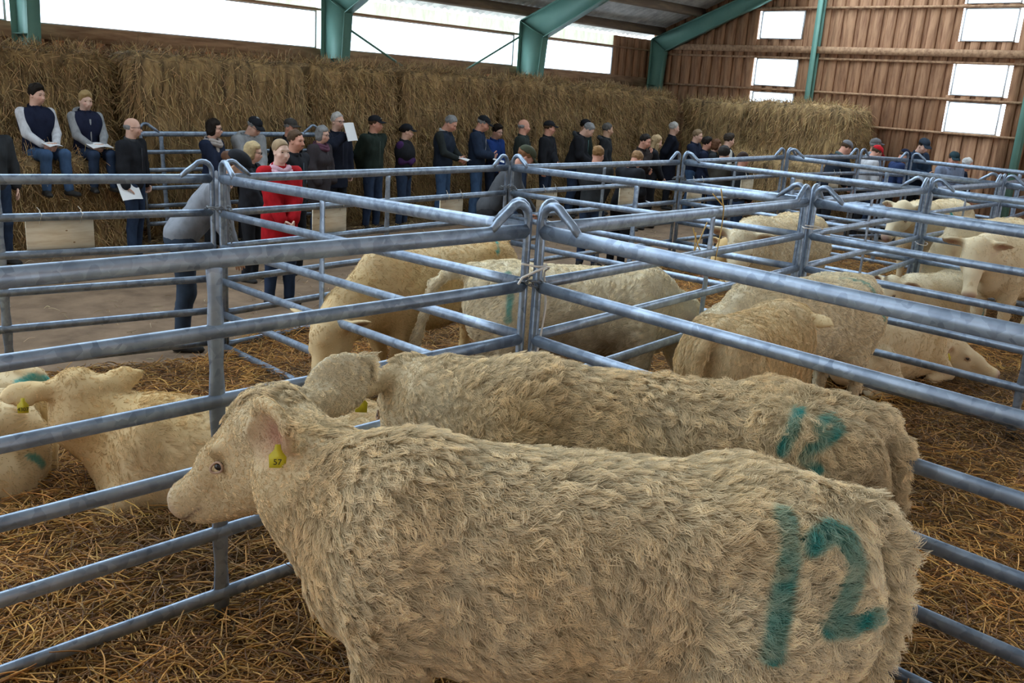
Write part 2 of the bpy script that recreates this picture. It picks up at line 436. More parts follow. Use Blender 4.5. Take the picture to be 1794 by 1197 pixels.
# unseen roof half and walls added to shape the light; open strip admits daylight
ys = np.linspace(BAND0, -6.2, 8); gx2, gy2 = np.meshgrid(np.arange(-8, 20.05, .09), ys, indexing='ij')
gz2 = 3.98 + (gy2 + 6)*.385 + .022*np.sin(gx2*2*math.pi/.18)
structure(obj('roof_slope_added', mesh_np('roof_slope_added', np.stack([gx2, gy2, gz2], -1).reshape(-1, 3), grid_faces(*gx2.shape), True, M_roof)))  # added out of view; shades the near side up to the strip
g = MB(); g.box((-8, -6.12, 0), (19.9, -6.0, 2.7)); g.box((-8, -6.12, 3.5), (19.9, -6.0, 4.0)); g.box((-8, -6.12, 2.7), (12, -6, 3.5))
structure(g.build('wall_rear_added', M_board))  # added out of view; mostly closed to hold back fill light
g = MB(); g.box((-8.1, -6.0, 0), (-8, 5.0, 4.0)); g.box((-8.1, 9.5, 0), (-8, 14.6, 4.0)); g.add(*plate([(-6.1, 4.0), (14.6, 4.0), (14.6, 3.9), (11.0, 5.3), (7.6, 6.0), (7.6, 9.1), (-6.1, 3.95)], -8.1, -8.0)); structure(g.build('wall_side_added', M_board))  # added out of view; closed high up to darken the near pens
g = MB(); g.box((GX, -6, 0), (GX + .05, 2.0, 2.8)); g.box((GX, -6, 3.4), (GX + .05, 2.0, 3.9)); g.box((GX, -6, 2.8), (GX + .05, -3, 3.4))
structure(g.build('wall_gable', M_board))

# ================================================================== STRAW BALES
M_bale = mat('pressed_straw', (.5, .33, .15), .9, noise=(7.0, (.10, .068, .036), (1.4, 1.4, .22), .35, .66), bump=(16, 1.0, (1.4, 1.4, .25)))
M_straw = mat('straw_stalks', (.5, .36, .16), .6, attr='tint', spec=.35)
def straw_tint(n, r, lo=(.16, .10, .045), hi=(.58, .44, .22), p=1.6):
    t = r.random(n)[:, None]**p; c = np.array(lo)*(1-t) + np.array(hi)*t
    return c*(.85 + .3*r.random((n, 3))*np.array([.6, .5, .5]))
def bale(x0, x1, y0, y1, z0, z1, label, seed, nst=6500, faces=('front', 'top'), group='straw bales stacked along the walls', r0=.15):
    """rounded block with bulging, ragged sides; its base centre is the origin"""
    r = np.random.default_rng(seed); c = np.array([(x0+x1)/2, (y0+y1)/2, z0]); h = np.array([(x1-x0)/2, (y1-y0)/2, (z1-z0)/2])
    P = []; F = []; n0 = 0; N = 26
    u = np.linspace(-1, 1, N); a, b = np.meshgrid(u, u, indexing='ij'); a, b = a.ravel(), b.ravel(); gf = grid_faces(N, N)
    for ax in range(3):
        for sg in (-1, 1):
            q = np.zeros((N*N, 3)); q[:, ax] = sg; q[:, (ax+1) % 3] = a; q[:, (ax+2) % 3] = b
            P.append(q); F.append((gf if sg > 0 else gf[:, ::-1]) + n0); n0 += N*N
    Q = np.concatenate(P); F = np.concatenate(F)
    inner = np.clip(Q*h, -(h - r0), h - r0); d = Q*h - inner; L = np.linalg.norm(d, axis=1)[:, None]
    nrm = d/np.maximum(L, 1e-6); V = inner + nrm*r0
    V = V + nrm*(.06*vnoise(V + c, 1.7, seed)[:, None] + .03*vnoise(V + c, 5, seed+1)[:, None])*np.where(V[:, 2:3] < -h[2] + .02, 0, 1)
    V[:, 2] += h[2]; V[:, 2] = np.maximum(V[:, 2], 0)
    nm = 'straw_bale'
    o = obj(nm, mesh_np(nm, V, F, True, M_bale)); o.location = c
    tag(o, label, 'straw bale', group)
    S_, n_ = sample_surface(V, F, nst*3, r)
    keep = np.zeros(len(S_), bool)
    if 'front' in faces: keep |= n_[:, 1] < -.35
    if 'left' in faces: keep |= n_[:, 0] < -.35
    if 'top' in faces: keep |= (n_[:, 2] > .5) & (r.random(len(S_)) < .5)
    S_, n_ = S_[keep][:nst], n_[keep][:nst]; m = len(S_)
    lng = (.07 + .16*r.random(m))[:, None]
    dr = n_*(.30*r.random((m, 1)) + .04) + np.array([0, 0, -1.0])*(1 - np.abs(n_[:, 2:3]))*.8 + r.normal(0, .38, (m, 3))
    topm = n_[:, 2] > .5; dr[topm] = n_[topm]*.25 + r.normal(0, .6, (topm.sum(), 3))
    dr /= np.linalg.norm(dr, axis=1)[:, None]
    p0 = S_ - n_*.004; p1 = p0 + dr*lng*.5 + n_*.012; p2 = p0 + dr*lng + r.normal(0, .012, (m, 3))
    cu = strands('loose_straw', np.stack([p0, p1, p2], 1), (.0034, .0032, .002), straw_tint(m, r, (.19, .115, .05), (.80, .56, .26), 1.5), M_straw)
    q = obj('loose_straw', cu, o); q['kind'] = 'stuff'
    return o
BL = [(1.0, 3.3, 13.0, 13.75, 0, 2.44, 'tall dark straw bale at the far left, left of the two seated boys'),
      (3.32, 5.5, 13.0, 13.75, 0, 2.45, 'shaded tall straw bale right behind the two boys seated on the ledge'),
      (5.52, 8.25, 12.5, 13.75, 0, 2.52, 'broad tall straw bale with sunlit top corner behind the grey railing'),
      (8.27, 10.08, 12.6, 13.75, 0, 2.54, 'tall straw bale behind the man holding a white sheet to his chin'),
      (10.1, 12.5, 12.6, 13.75, 0, 2.55, 'tall straw bale behind the grey-haired man reading a booklet'),
      (12.52, 14.85, 12.6, 13.75, 0, 2.52, 'tall straw bale below the green column with two braces'),
      (14.87, 16.7, 12.6, 13.75, 0, 2.47, 'tall straw bale behind the man leaning over his papers'),
      (16.72, 18.25, 12.55, 13.75, 0, 2.40, 'lower-topped straw bale at the wall corner behind the man in a long black coat')]
for i, (a, b, c_, d_, e, f_, lab) in enumerate(BL): bale(a + .05, b - .05, c_, d_, e, f_, lab, 40 + i, 8000, ('front', 'top', 'left') if i in (2, 0) else ('front', 'top'))
bale(18.2, 19.4, 10.82, 12.5, 0, 2.40, 'straw bale tucked in the corner between eave wall and gable wall', 60, 5000, ('left', 'top', 'front'))
bale(18.2, 19.4, 8.45, 10.8, 0, 2.42, 'end straw bale under the gable windows with a pale loose end face', 61, 8000, ('left', 'top', 'front'))
bale(17.1, 18.17, 8.3, 10.7, 0, 1.32, 'low straw bale forming a ledge before the gable wall', 62, 4500, ('left', 'top', 'front'), 'low straw bales serving as ledges')
bale(1.1, 2.95, 11.95, 12.97, 0, 1.2, 'low straw bale ledge beside the man cut off by the left picture edge', 63, 5000, ('front', 'top', 'left'), 'low straw bales serving as ledges')
bale(2.97, 5.15, 11.95, 12.97, 0, 1.2, 'low straw bale on which the two boys in navy vests sit', 64, 7000, ('front', 'top'), 'low straw bales serving as ledges')

# ================================================================== STRAW BEDDING AND LITTER
M_bedding = mat('matted_straw', (.24, .125, .04), .95, noise=(10, (.09, .05, .02), (1, 1, 1), .35, .65), bump=(22, 1, (1, 1, 1)))
bx, by = np.meshgrid(np.linspace(-3.5, 19.3, 260), np.linspace(-2.2, 8.4, 130), indexing='ij')
edge = np.interp(bx.ravel(), A1x, A1y) + .22 + .3*vnoise(np.stack([bx.ravel(), by.ravel(), 0*bx.ravel()], 1), .9, 5)
P3 = np.stack([bx.ravel(), by.ravel(), 0*bx.ravel()], 1)
bh = bed(P3[:, 0], P3[:, 1]) + .05*vnoise(P3, 1.6, 8) + .03*vnoise(P3, 4.5, 9)
fall = np.clip((edge - P3[:, 1])/.5, -.4, 1); fall = np.where(fall > 0, fall*fall*(3-2*fall), fall)
def bed_h(x, y):
    q = np.stack([x, y, 0*x], 1); e = np.interp(x, A1x, A1y) + .22 + .3*vnoise(q, .9, 5)
    f = np.clip((e - y)/.5, -.4, 1); f = np.where(f > 0, f*f*(3-2*f), f)
    return (bed(x, y) + .05*vnoise(q, 1.6, 8) + .03*vnoise(q, 4.5, 9))*f - .015
P3[:, 2] = bh*fall - .015
sb = obj('straw_bedding', mesh_np('straw_bedding', P3, grid_faces(*bx.shape), True, M_bedding))
tag(sb, 'golden brown straw bedding covering the ground of the cattle pens', 'straw bedding', kind='stuff')
def scatter(n, r, rmin, rmax, ang0, ang1, pw):
    t = r.random(n); rr = rmin + (rmax-rmin)*t**pw; a = np.radians(ang0 + (ang1-ang0)*r.random(n)); return rr*np.sin(a), rr*np.cos(a)
def litter(x, y, r, lmin, lmax, rad, tint, lift=.05, hz=None):
    n = len(x); z = bed_h(x, y) if hz is None else hz
    a = r.random(n)*2*math.pi; L = (lmin + (lmax-lmin)*r.random(n)**1.5)/2
    pit = r.normal(0, .22, n); d = np.stack([np.cos(a)*np.cos(pit), np.sin(a)*np.cos(pit), np.sin(pit)], 1)*L[:, None]
    c = np.stack([x, y, z + lift*r.random(n)], 1); bend = r.normal(0, .10, (n, 3))*L[:, None]
    c2 = c + bend; c2[:, 2] += .01
    return np.stack([c - d, c2, c + d], 1)
r = np.random.default_rng(5)
x, y = scatter(150000, r, 2.2, 17, 5, 88, 1.15)
ok = y < np.interp(x, A1x, A1y) + .28 + .3*vnoise(np.stack([x, y, 0*x], 1), .9, 5); x, y = x[ok], y[ok]
big = vnoise(np.stack([x, y, 0*x], 1), 1.1, 31)*.5 + .5
tn = straw_tint(len(x), r, (.12, .052, .014), (.80, .43, .11), 1.5)*(.55 + .75*big[:, None])
cu = strands('loose_straw', litter(x, y, r, .08, .30, .002, None, .10), (.0022, .0026, .0016), tn, M_straw)
q = obj('loose_straw', cu, sb); q['kind'] = 'stuff'
x, y = scatter(9000, r, 6.5, 17, 2, 75, 1.0)
ok = (y > np.interp(x, A1x, A1y)) & (y < 12.4); x, y = x[ok], y[ok]
dens = vnoise(np.stack([x, y, 0*x], 1), .8, 12); ok = r.random(len(x)) < .35 + .6*dens; x, y = x[ok], y[ok]
cu = strands('straw_litter', litter(x, y, r, .04, .16, .002, None, .012, np.full(len(x), .008)), (.002, .0024, .0016), straw_tint(len(x), r, (.20, .13, .06), (.62, .5, .3)), M_straw)
tag(obj('straw_litter', cu), 'scattered straw bits on the brown earth of the aisle', 'straw litter', kind='stuff')
x = 3 + 15*r.random(5000); y = 12.5 - .7*r.random(5000)**2
cu = strands('straw_litter', litter(x, y, r, .06, .22, .002, None, .05, np.full(len(x), .012)), (.002, .0026, .0018), straw_tint(len(x), r, (.18, .11, .05), (.6, .45, .22)), M_straw)
tag(obj('straw_litter', cu), 'loose straw fallen along the foot of the bale wall', 'straw litter', kind='stuff')

# ================================================================== GALVANISED PANELS
def metal_mat():
    m = bpy.data.materials.new('galvanised_steel'); m.use_nodes = True; nt = m.node_tree; b = nt.nodes['Principled BSDF']
    tc = nt.nodes.new('ShaderNodeTexCoord'); mp = nt.nodes.new('ShaderNodeMapping'); mp.inputs['Scale'].default_value = (1, 1, 1)
    nz = nt.nodes.new('ShaderNodeTexNoise'); nz.inputs['Scale'].default_value = 9; nz.inputs['Detail'].default_value = 3
    vo = nt.nodes.new('ShaderNodeTexVoronoi'); vo.inputs['Scale'].default_value = 30
    ad = nt.nodes.new('ShaderNodeMix'); ad.data_type = 'RGBA'; ad.inputs[0].default_value = .25
    rp = nt.nodes.new('ShaderNodeValToRGB'); e = rp.color_ramp.elements
    e[0].position = .34; e[0].color = (.16, .205, .275, 1); e[1].position = .62; e[1].color = (.33, .40, .50, 1)
    nt.links.new(tc.outputs['Object'], mp.inputs[0]); nt.links.new(mp.outputs[0], nz.inputs['Vector']); nt.links.new(mp.outputs[0], vo.inputs['Vector'])
    nt.links.new(nz.outputs['Color'], ad.inputs[6]); nt.links.new(vo.outputs['Color'], ad.inputs[7]); nt.links.new(ad.outputs[2], rp.inputs[0])
    nt.links.new(rp.outputs[0], b.inputs['Base Color']); b.inputs['Metallic'].default_value = .65; b.inputs['Roughness'].default_value = .36
    return m
M_galv = metal_mat()
def place_along(a, b, t): return tuple(a[i] + (b[i]-a[i])*t for i in range(3))
def panel(a, b, label, braces=(.5,), sp=.278, loops=(1, 1), lean=0.0, foot=.12, gap=.05, group='galvanised cattle panels'):
    """a, b: (x, y, height of the top rail). Local x runs from a to b, local z up; base at the ground under a"""
    A = np.array(a, float); B = np.array(b, float); L = math.hypot(B[0]-A[0], B[1]-A[1]); psi = math.atan2(B[1]-A[1], B[0]-A[0])
    z0 = A[2] - 5*sp - foot; root = empty('cattle_panel', (A[0], A[1], z0), psi)
    if lean: root.rotation_euler = (lean, 0, psi)
    tag(root, label, 'fence panel', group)
    dz = (B[2]-A[2])/L; H = 5*sp + foot
    def P(x, z): return (x, 0, z + dz*x)
    x0, x1 = gap, L - gap
    for i in range(6):
        z = H - sp*i; hr = (.037 if i == 0 else .030); n = 9
        MB().tube([P(x, z) for x in np.linspace(x0, x1, n)], .021, hr, 14).build('rail', M_galv, root, True)
    for xe, s, lp in ((x0, 1, loops[0]), (x1, -1, loops[1])):
        pts = [P(xe, -.0), P(xe, H*.5), P(xe, H + .05)]
        if lp:
            rr = .075
            for q in np.linspace(0, 1, 7)[1:]:
                an = math.pi*(1 - q*.8); pts.append(P(xe + s*(rr + rr*math.cos(an)), H + .06 + rr*math.sin(an)))
            pts += [P(xe + s*.205, H + .055), P(xe + s*.25, H + .012)]
        MB().tube(pts, .021, .021, 12, up=(0, 1, 0)).build('end_post', M_galv, root, True)
    for t in braces:
        xb = x0 + (x1-x0)*t; pts = []; sc = []
        for i in range(5):
            zt_, zb_ = H - sp*i, H - sp*(i+1)
            for q, k in ((0, 1), (.2, .93), (.5, .80), (.8, .93)): pts.append(P(xb, zt_ + (zb_-zt_)*q)); sc.append(k)
        pts += [P(xb, foot), P(xb, 0)]; sc += [1, .9]
        MB().tube(pts, .036, .011, 12, up=(0, 1, 0), scale=sc).build('brace', M_galv, root, True)
    return root
Q1, Q3, Q4, Q6, Q7, Q8 = (3.66, 6.85, 1.54), (7.45, 7.32, 1.52), (11.0, 7.45, 1.53), (13.6, 7.27, 1.60), (15.8, 7.06, 1.61), (17.4, 6.82, 1.56)
Q2, Q5, Q9, Q10, Q11 = (3.35, 3.09, 1.717), (7.25, 3.60, 1.63), (11.2, 4.11, 1.54), (14.4, 4.28, 1.50), (17.6, 4.68, 1.47)
panel((-.11, 7.33, 1.56), Q1, 'galvanised panel along the aisle carrying the large plywood board at far left', (.585,), sp=.27)
panel(Q1, Q3, 'galvanised panel along the aisle in front of the girl in the red jacket', (.5,), sp=.278)
panel(Q3, Q4, 'galvanised panel along the aisle that the two fair-haired men stand behind', (.5,), sp=.278)
panel(Q4, Q6, 'galvanised aisle panel in front of the dark curly-haired person', (.5,))
panel(Q6, Q7, 'galvanised aisle panel on which the man in the grey cap leans', (.5,))
panel(Q7, Q8, 'last short galvanised aisle panel, in front of the red cap', (.5,))
panel((-.45, 3.12, 1.717), Q2, 'nearest galvanised panel on the left, rails passing behind the head of cow 12', (.55,))
panel(Q2, Q5, 'galvanised panel between the near corner post and the second post of the middle row', (.53,))
panel(Q5, Q9, 'galvanised panel of the middle row between the second and third posts', (.45,))
panel(Q9, Q10, 'galvanised panel of the middle row running on from the third post', (.5,))
panel(Q10, Q11, 'farthest galvanised panel of the middle row, by the gable wall', (.5,))
panel(Q1, Q2, 'galvanised cross panel in front of the grazing tan cow', (.44,))
panel(Q2, (3.27, -.75, 1.717), 'nearest galvanised cross panel at lower right, behind the rumps of both numbered cows', (.72,))
panel(Q3, Q5, 'galvanised cross panel with orange twine, second from the left', (.5,))
panel(Q5, (7.2, -.2, 1.63), 'galvanised cross panel at right before the cow lying muzzle on straw', (.49,))
panel(Q4, Q9, 'galvanised cross panel between the fourth aisle post and the third middle post', (.5,))
panel(Q9, (11.25, .4, 1.54), 'galvanised cross panel in front of the cow that faces the camera', (.5,))
panel(Q6, Q10, 'galvanised cross panel behind the lying cow with the green mark', (.5,))
panel(Q10, (14.5, .5, 1.50), 'galvanised cross panel at the right edge behind the cow facing the camera', (.5,))
panel(Q8, (17.75, 3.1, 1.52), 'farthest galvanised cross panel in front of the gable wall', (.5,))
panel((5.42, 12.16, 1.48), (8.3, 12.16, 1.50), 'galvanised panel leaning on the bales behind the bald man in glasses', (.10,), sp=.24, lean=-.10, foot=.26)

# boards hung on the aisle panels
M_ply = mat('birch_plywood', (.86, .77, .60), .6, noise=(3.0, (.70, .58, .40), (.8, 1, 7), .45, .62))
M_knot = mat('plywood_knot', (.40, .26, .14), .7)
M_string = mat('pale_string', (.75, .72, .65), .8)
def board(seg, sp, t, w, h, label, drop=.0):
    a, b = seg; p = place_along(a, b, t); psi = math.atan2(b[1]-a[1], b[0]-a[0]); zt_ = p[2] - sp - .03 - drop
    root = empty('plywood_board', (p[0] - .033*math.sin(psi), p[1] + .033*math.cos(psi), zt_ - h), psi); tag(root, label, 'board', 'plywood boards tied to the aisle fence')
    MB().box((-w/2, -.006, 0), (w/2, .006, h)).build('panel_sheet', M_ply, root)
    k = MB()
    for q in range(2):
        x, z = (rng.random()-.5)*w*.7, h*(.25 + .5*rng.random()); k.tube([(x, -.0075, z), (x, -.006, z)], .008, .005, 10, up=(0, 0, 1))
    k.build('knot', M_knot, root)
    for s in (-.3, .3):
        MB().tube([(s*w, -.008, h-.03), (s*w, -.01, h + .02), (s*w, -.03, h + .066), (s*w + .01, -.055, h + .05), (s*w, -.06, h + .01), (s*w + .004, -.03, h + .075), (s*w - .015, -.03, h + .10)], .003, .003, 6).build('string', M_string, root, True)
S0 = ((-.11, 7.33, 1.56), Q1); S1 = (Q1, Q3); S2 = (Q3, Q4); S3 = (Q4, Q6); S4 = (Q6, Q7)
board(S0, .27, .690, .46, .265, 'largest plywood board, on the fence below the two seated boys')
board(S1, .278, .315, .40, .25, 'plywood board in front of the red jacket')
board(S1, .278, .757, .36, .25, 'plywood board below the grey-haired man reading a booklet')
board(S2, .278, .205, .36, .27, 'plywood board right of the chained aisle post where the bending man reaches out')
board(S2, .278, .665, .34, .30, 'plywood board beside the fair-haired man seen from behind')
board(S3, .278, .165, .34, .30, 'plywood board right of the fourth aisle post')
board(S3, .278, .655, .32, .30, 'plywood board below the person with sunglasses on the head')
board(S4, .278, .22, .32, .25, 'small plywood board left of the man in the grey cap')
board(S4, .278, .72, .30, .22, 'small plywood board right below the man in the grey cap')

# chains and twine on the posts
M_chain = mat('chain_steel', (.20, .21, .22), .45, .8)
def chain(path, label, nl=26):
    P = np.array(path, float); d = np.concatenate([[0], np.cumsum(np.linalg.norm(np.diff(P, axis=0), axis=1))])
    g = MB(); s = np.linspace(0, d[-1], nl); c = np.stack([np.interp(s, d, P[:, i]) for i in range(3)], 1); T = np.gradient(c, axis=0)
    base = P.min(0); 
    for i in range(nl):
        t = T[i]/np.linalg.norm(T[i]); u = np.cross(t, [0, 0, 1]) if abs(t[2]) < .9 else np.cross(t, [1, 0, 0]); u /= np.linalg.norm(u); v = np.cross(t, u)
        w = u if i % 2 else v; a = np.linspace(0, 2*math.pi, 9)
        g.tube([c[i] - base + t*.021*math.cos(q) + w*.012*math.sin(q) for q in a], .0036, .0036, 6, up=np.cross(t, w), cap=False)
    o = g.build('chain', M_chain, None, True); o.location = base; tag(o, label, 'chain', 'chains round the fence posts'); return o
def wrap(p, z, r, tail):
    x, y = p[0], p[1]; a = np.linspace(-2.4, 5.2, 18)
    path = [(x + r*1.2*math.cos(q), y + r*math.sin(q), z + .02*math.sin(2.3*q)) for q in a]
    e = path[-1]; return path + [(e[0], e[1] - .01, e[2] - tail*.5), (e[0] + .01, e[1] - .01, e[2] - tail)]
chain(wrap(Q1, 1.30, .085, .24), 'steel chain knotted round the post beside the bending woman', 34)
chain(wrap(Q3, 1.30, .085, .22), 'steel chain round the post where the man in camouflage cap bends', 34)
chain(wrap(Q4, 1.31, .085, .12), 'steel chain round the fourth post of the aisle fence', 28)
chain(wrap(Q2, 1.455, .075, .03), 'thin steel chain round the nearest corner post', 24)
M_twine_o = mat('orange_twine', (.55, .36, .12), .8); M_twine_w = mat('white_twine', (.78, .74, .68), .7)
def twine(paths, label, m, r=.004):
    g = MB(); base = np.min([np.min(np.array(p), 0) for p in paths], 0)
    for p in paths:
        P = np.array(p, float); n = len(P); s = np.linspace(0, n-1, n*5); Q = np.stack([np.interp(s, np.arange(n), P[:, i]) for i in range(3)], 1)
        for _ in range(3): Q[1:-1] = (Q[:-2] + 2*Q[1:-1] + Q[2:])/4
        g.tube(Q - base, r, r, 6)
    o = g.build('baler_twine', m, None, True); o.location = base; tag(o, label, 'twine', 'twine tied to the fence')
x, y = Q2[:2]
twine([[(x-.13, y-.06, 1.50), (x-.05, y-.09, 1.535), (x+.02, y-.08, 1.545), (x+.08, y-.05, 1.53), (x+.09, y, 1.50), (x+.05, y-.07, 1.35), (x+.02, y-.08, 1.22), (x-.01, y-.08, 1.05)],
       [(x-.10, y-.02, 1.56), (x-.02, y-.07, 1.545), (x+.04, y-.06, 1.55)], [(x-.13, y-.06, 1.50), (x-.155, y-.06, 1.47)]], 'white twine tied in a bow at the nearest corner post', M_twine_w, .006)
x, y = Q5[:2]
twine([[(x-.12, y-.05, 1.43), (x-.02, y-.11, 1.42), (x+.08, y-.09, 1.43), (x+.1, y, 1.42), (x, y+.05, 1.43), (x-.12, y-.05, 1.43)], [(x-.11, y-.05, 1.45), (x, y-.11, 1.44), (x+.12, y-.1, 1.41)]], 'white twine round the second post of the middle row', M_twine_w, .005)
x, y = Q9[:2]
twine([[(x-.12, y-.05, .92), (x-.02, y-.1, .90), (x+.08, y-.09, .92), (x+.1, y, .93), (x, y+.05, .93), (x-.12, y-.05, .92)]], 'white twine low round the third post of the middle row', M_twine_w, .005)
p = place_along(Q2, Q5, .55); x, y, z = p
twine([[(x-.06, y-.03, z+.16), (x-.02, y-.035, z+.06), (x, y-.035, z+.03), (x+.01, y-.03, z-.12), (x-.02, y-.03, z-.33)], [(x-.06, y+.03, z+.12), (x+.0, y-.035, z+.035)],
       [(x-.34, y-.03, z-.09), (x-.27, y-.03, z-.2), (x-.16, y-.03, z-.31)], [(x-.18, y-.03, z-.06), (x-.25, y-.03, z-.18), (x-.33, y-.03, z-.30)], [(x-.3, y-.03, z-.12), (x-.29, y-.03, z-.36)]], 'frayed orange twine hanging from the panel before the far brown pen', M_twine_o, .0045)

# ================================================================== CATTLE
M_hide = mat('cow_hide', (.6, .48, .34), .8, attr='hide', spec=.15)
M_coat = bpy.data.materials.new('cow_coat'); M_coat.use_nodes = True
_n = M_coat.node_tree; _n.nodes.remove(_n.nodes['Principled BSDF'])
_a = _n.nodes.new('ShaderNodeAttribute'); _a.attribute_name = 'tint'; _d1 = _n.nodes.new('ShaderNodeBsdfDiffuse'); _t1 = _n.nodes.new('ShaderNodeBsdfTranslucent'); _x1 = _n.nodes.new('ShaderNodeMixShader')
_n.links.new(_a.outputs['Color'], _d1.inputs['Color']); _n.links.new(_a.outputs['Color'], _t1.inputs['Color']); _x1.inputs[0].default_value = .25
_n.links.new(_d1.outputs[0], _x1.inputs[1]); _n.links.new(_t1.outputs[0], _x1.inputs[2]); _n.links.new(_x1.outputs[0], _n.nodes['Material Output'].inputs['Surface'])
M_eye = mat('dark_eye', (.012, .01, .01), .08, spec=.6)
M_lid = mat('pink_eyelid', (.44, .29, .20), .6)
M_tag = mat('yellow_ear_tag', (.62, .52, .03), .45)
M_ink = mat('black_print', (.02, .02, .02), .6)
TEAL = np.array([.004, .33, .31])

EARS = []
def cow_prims(lying=False, neck=(.62, 0, .93), poll=(1.08, 0, 1.17), hy=0, hp=-.6, hr=0, tail=None, dz=0.0, fat=1.0, legs=True, ears=None, legsw=0.0, hs=1.06, es=1.0):
    P = []; z = -.50 if lying else 0.0
    st = [(-.865, .93, .02, .02), (-.85, .93, .11, .12), (-.80, .93, .19, .20), (-.70, .925, .245, .245), (-.52, .905, .275, .285), (-.25, .865, .285, .325), (.02, .845, .30, .345), (.28, .85, .285, .345),
          (.48, .865, .255, .34), (.60, .85, .20, .29), (.69, .82, .14, .21), (.75, .81, .07, .11), (.77, .81, .02, .02)]
    st = [(x, zc + z, hw*fat*(1.1 if lying else 1), hh) for x, zc, hw, hh in st]
    P.append(sweep(st, .05))
    for s in (-1, 1):                                               # hip bones, shoulder blades, thighs
        P.append(ell((-.50, s*.17*fat, 1.09+z), (.16, .10, .09), .08)); P.append(ell((.46, s*.15*fat, .93+z), (.15, .13, .25), .06))
        P.append(ell((-.66, s*.15*fat, .86+z), (.20, .125, .28), .06))
    P.append(ell((.50, 0, 1.09+z), (.24, .10, .10), .08)); P.append(cap((-.82, 0, 1.12+z), (-.55, 0, 1.14+z), .06, .07, .06))
    n = np.array(neck, float); p = np.array(poll, float); n[2] += z; p[2] += z
    P.append(cap((.50, 0, .93+z), n, .272, .190, .08, (1, .80, 1))); P.append(cap(n, p + np.array([-.02, 0, -.05]), .190, .13, .07, (1, .82, 1)))
    P.append(cap((.62, 0, .72+z), n + np.array([.0, 0, -.09]), .13, .09, .08, (1, .55, 1)))
    R = rotm(hy, hp, hr); fr = (R, p, hs); EARS.clear()
    h = [ell((.05, 0, -.07), (.135, .115, .115), .04, fr=fr), cap((.03, 0, -.04), (.26, 0, -.080), .098, .076, .04, fr=fr), cap((.24, 0, -.095), (.435, 0, -.125), .074, .060, .04, fr=fr),
         ell((.462, 0, -.130), (.040, .074, .062), .03, fr=fr), cap((.05, 0, -.185), (.41, 0, -.185), .100, .040, .05, fr=fr), ell((.0, 0, .0), (.075, .085, .05), .04, fr=fr)]
    for s in (-1, 1):
        h += [ell((.10, s*.055, -.15), (.125, .065, .11), .04, fr=fr), ell((.135, s*.095, -.045), (.05, .03, .03), .02, fr=fr),
              ell((.497, s*.042, -.112), (.018, .015, .019), .01, fr=fr, sub=True), ell((.152, s*.118, -.068), (.032, .018, .022), .012, fr=fr, sub=True)]
        ey, ep = (ears or {}).get(s, (.25, -.12))
        Re = np.array([[math.sin(-ey), math.cos(ey), 0], [0, 0, 1], [1, 0, 0]]).T
        d = np.array([-math.sin(ey)*math.cos(ep), s*math.cos(ey)*math.cos(ep), math.sin(ep)]); up = np.array([0, 0, 1.]); up -= d*(up @ d); up /= np.linalg.norm(up); c = np.cross(up, d)*s
        E = np.stack([d, up, c], 1); b = np.array([-.035, s*.10, -.045])
        fe = (R @ E, p + hs*(R @ b), hs*es)
        if np.linalg.det(E) < 0: fe = (R @ np.stack([d, up, -c], 1), fe[1], hs*es); cs = 1
        else: cs = -1
        f = fe[0] @ np.array([0, 0, 1.]); fwd = R @ np.array([1., 0, 0]); cs = 1 if f @ (R @ np.array([1., s*1.2, 0])) > 0 else -1
        EARS.append((fe, cs)); h += [cap((-.03, 0, 0), (.05, 0, 0), .045, .04, .04, fr=fe), ell((.105, 0, 0), (.105, .074, .023), .02, fr=fe), cap((.13, 0, 0), (.225, 0, .004), .045, .016, .02, (1, 1, .45), fr=fe), ell((.125, 0, .030*cs), (.092, .056, .028), .012, fr=fe, sub=True)]
    P += h
    if legs and not lying:
        w = legsw
        for s in (-1, 1):
            P += [cap((.47, s*.14, .80), (.49, s*.155, .52), .145, .082, .07), cap((.49, s*.155, .52), (.475+w*s, s*.15, .34), .078, .058, .03), cap((.475+w*s, s*.15, .34), (.46+w*s, s*.15, .11), .05, .042, .03), cap((.46+w*s, s*.15, .10), (.49+w*s, s*.15, .03), .05, .058, .02),
                  cap((-.55, s*.165, .84), (-.45, s*.19, .60), .19, .14, .07), cap((-.45, s*.19, .60), (-.665-w*s, s*.175, .43), .125, .066, .05), cap((-.665-w*s, s*.175, .43), (-.62-w*s, s*.165, .12), .052, .044, .02), cap((-.62-w*s, s*.165, .10), (-.58-w*s, s*.165, .03), .052, .060, .02)]
        P.append(ell((-.40, 0, .60), (.13, .11, .07), .06))
    if legs and lying:
        for s in (-1, 1):
            P += [cap((.48, s*.19, .28), (.74, s*.23, .09), .13, .07, .06), cap((.74, s*.23, .085), (.42, s*.27, .06), .065, .048, .03),
                  ell((-.46, s*.29, .25), (.29, .14, .23), .06, rotm(.25*s, 0, 0)), cap((-.24, s*.37, .13), (-.55, s*.40, .08), .11, .06, .04), cap((-.55, s*.40, .075), (-.12, s*.44, .05), .06, .05, .03)]
    if tail is None: tail = [(-.85, 0, 1.12), (-.93, 0, 1.02), (-.945, .0, .80), (-.93, .01, .50), (-.925, .01, .32)]
    t = np.array(tail, float); t[:, 2] += z; m = len(t)
    for i in range(m-1):
        ra, rb = .046 - .020*i/(m-1), .046 - .020*(i+1)/(m-1)
        P.append(cap(t[i], t[i+1], ra if i < m-2 else .03, rb if i < m-2 else .045, .03))
    return P, fr
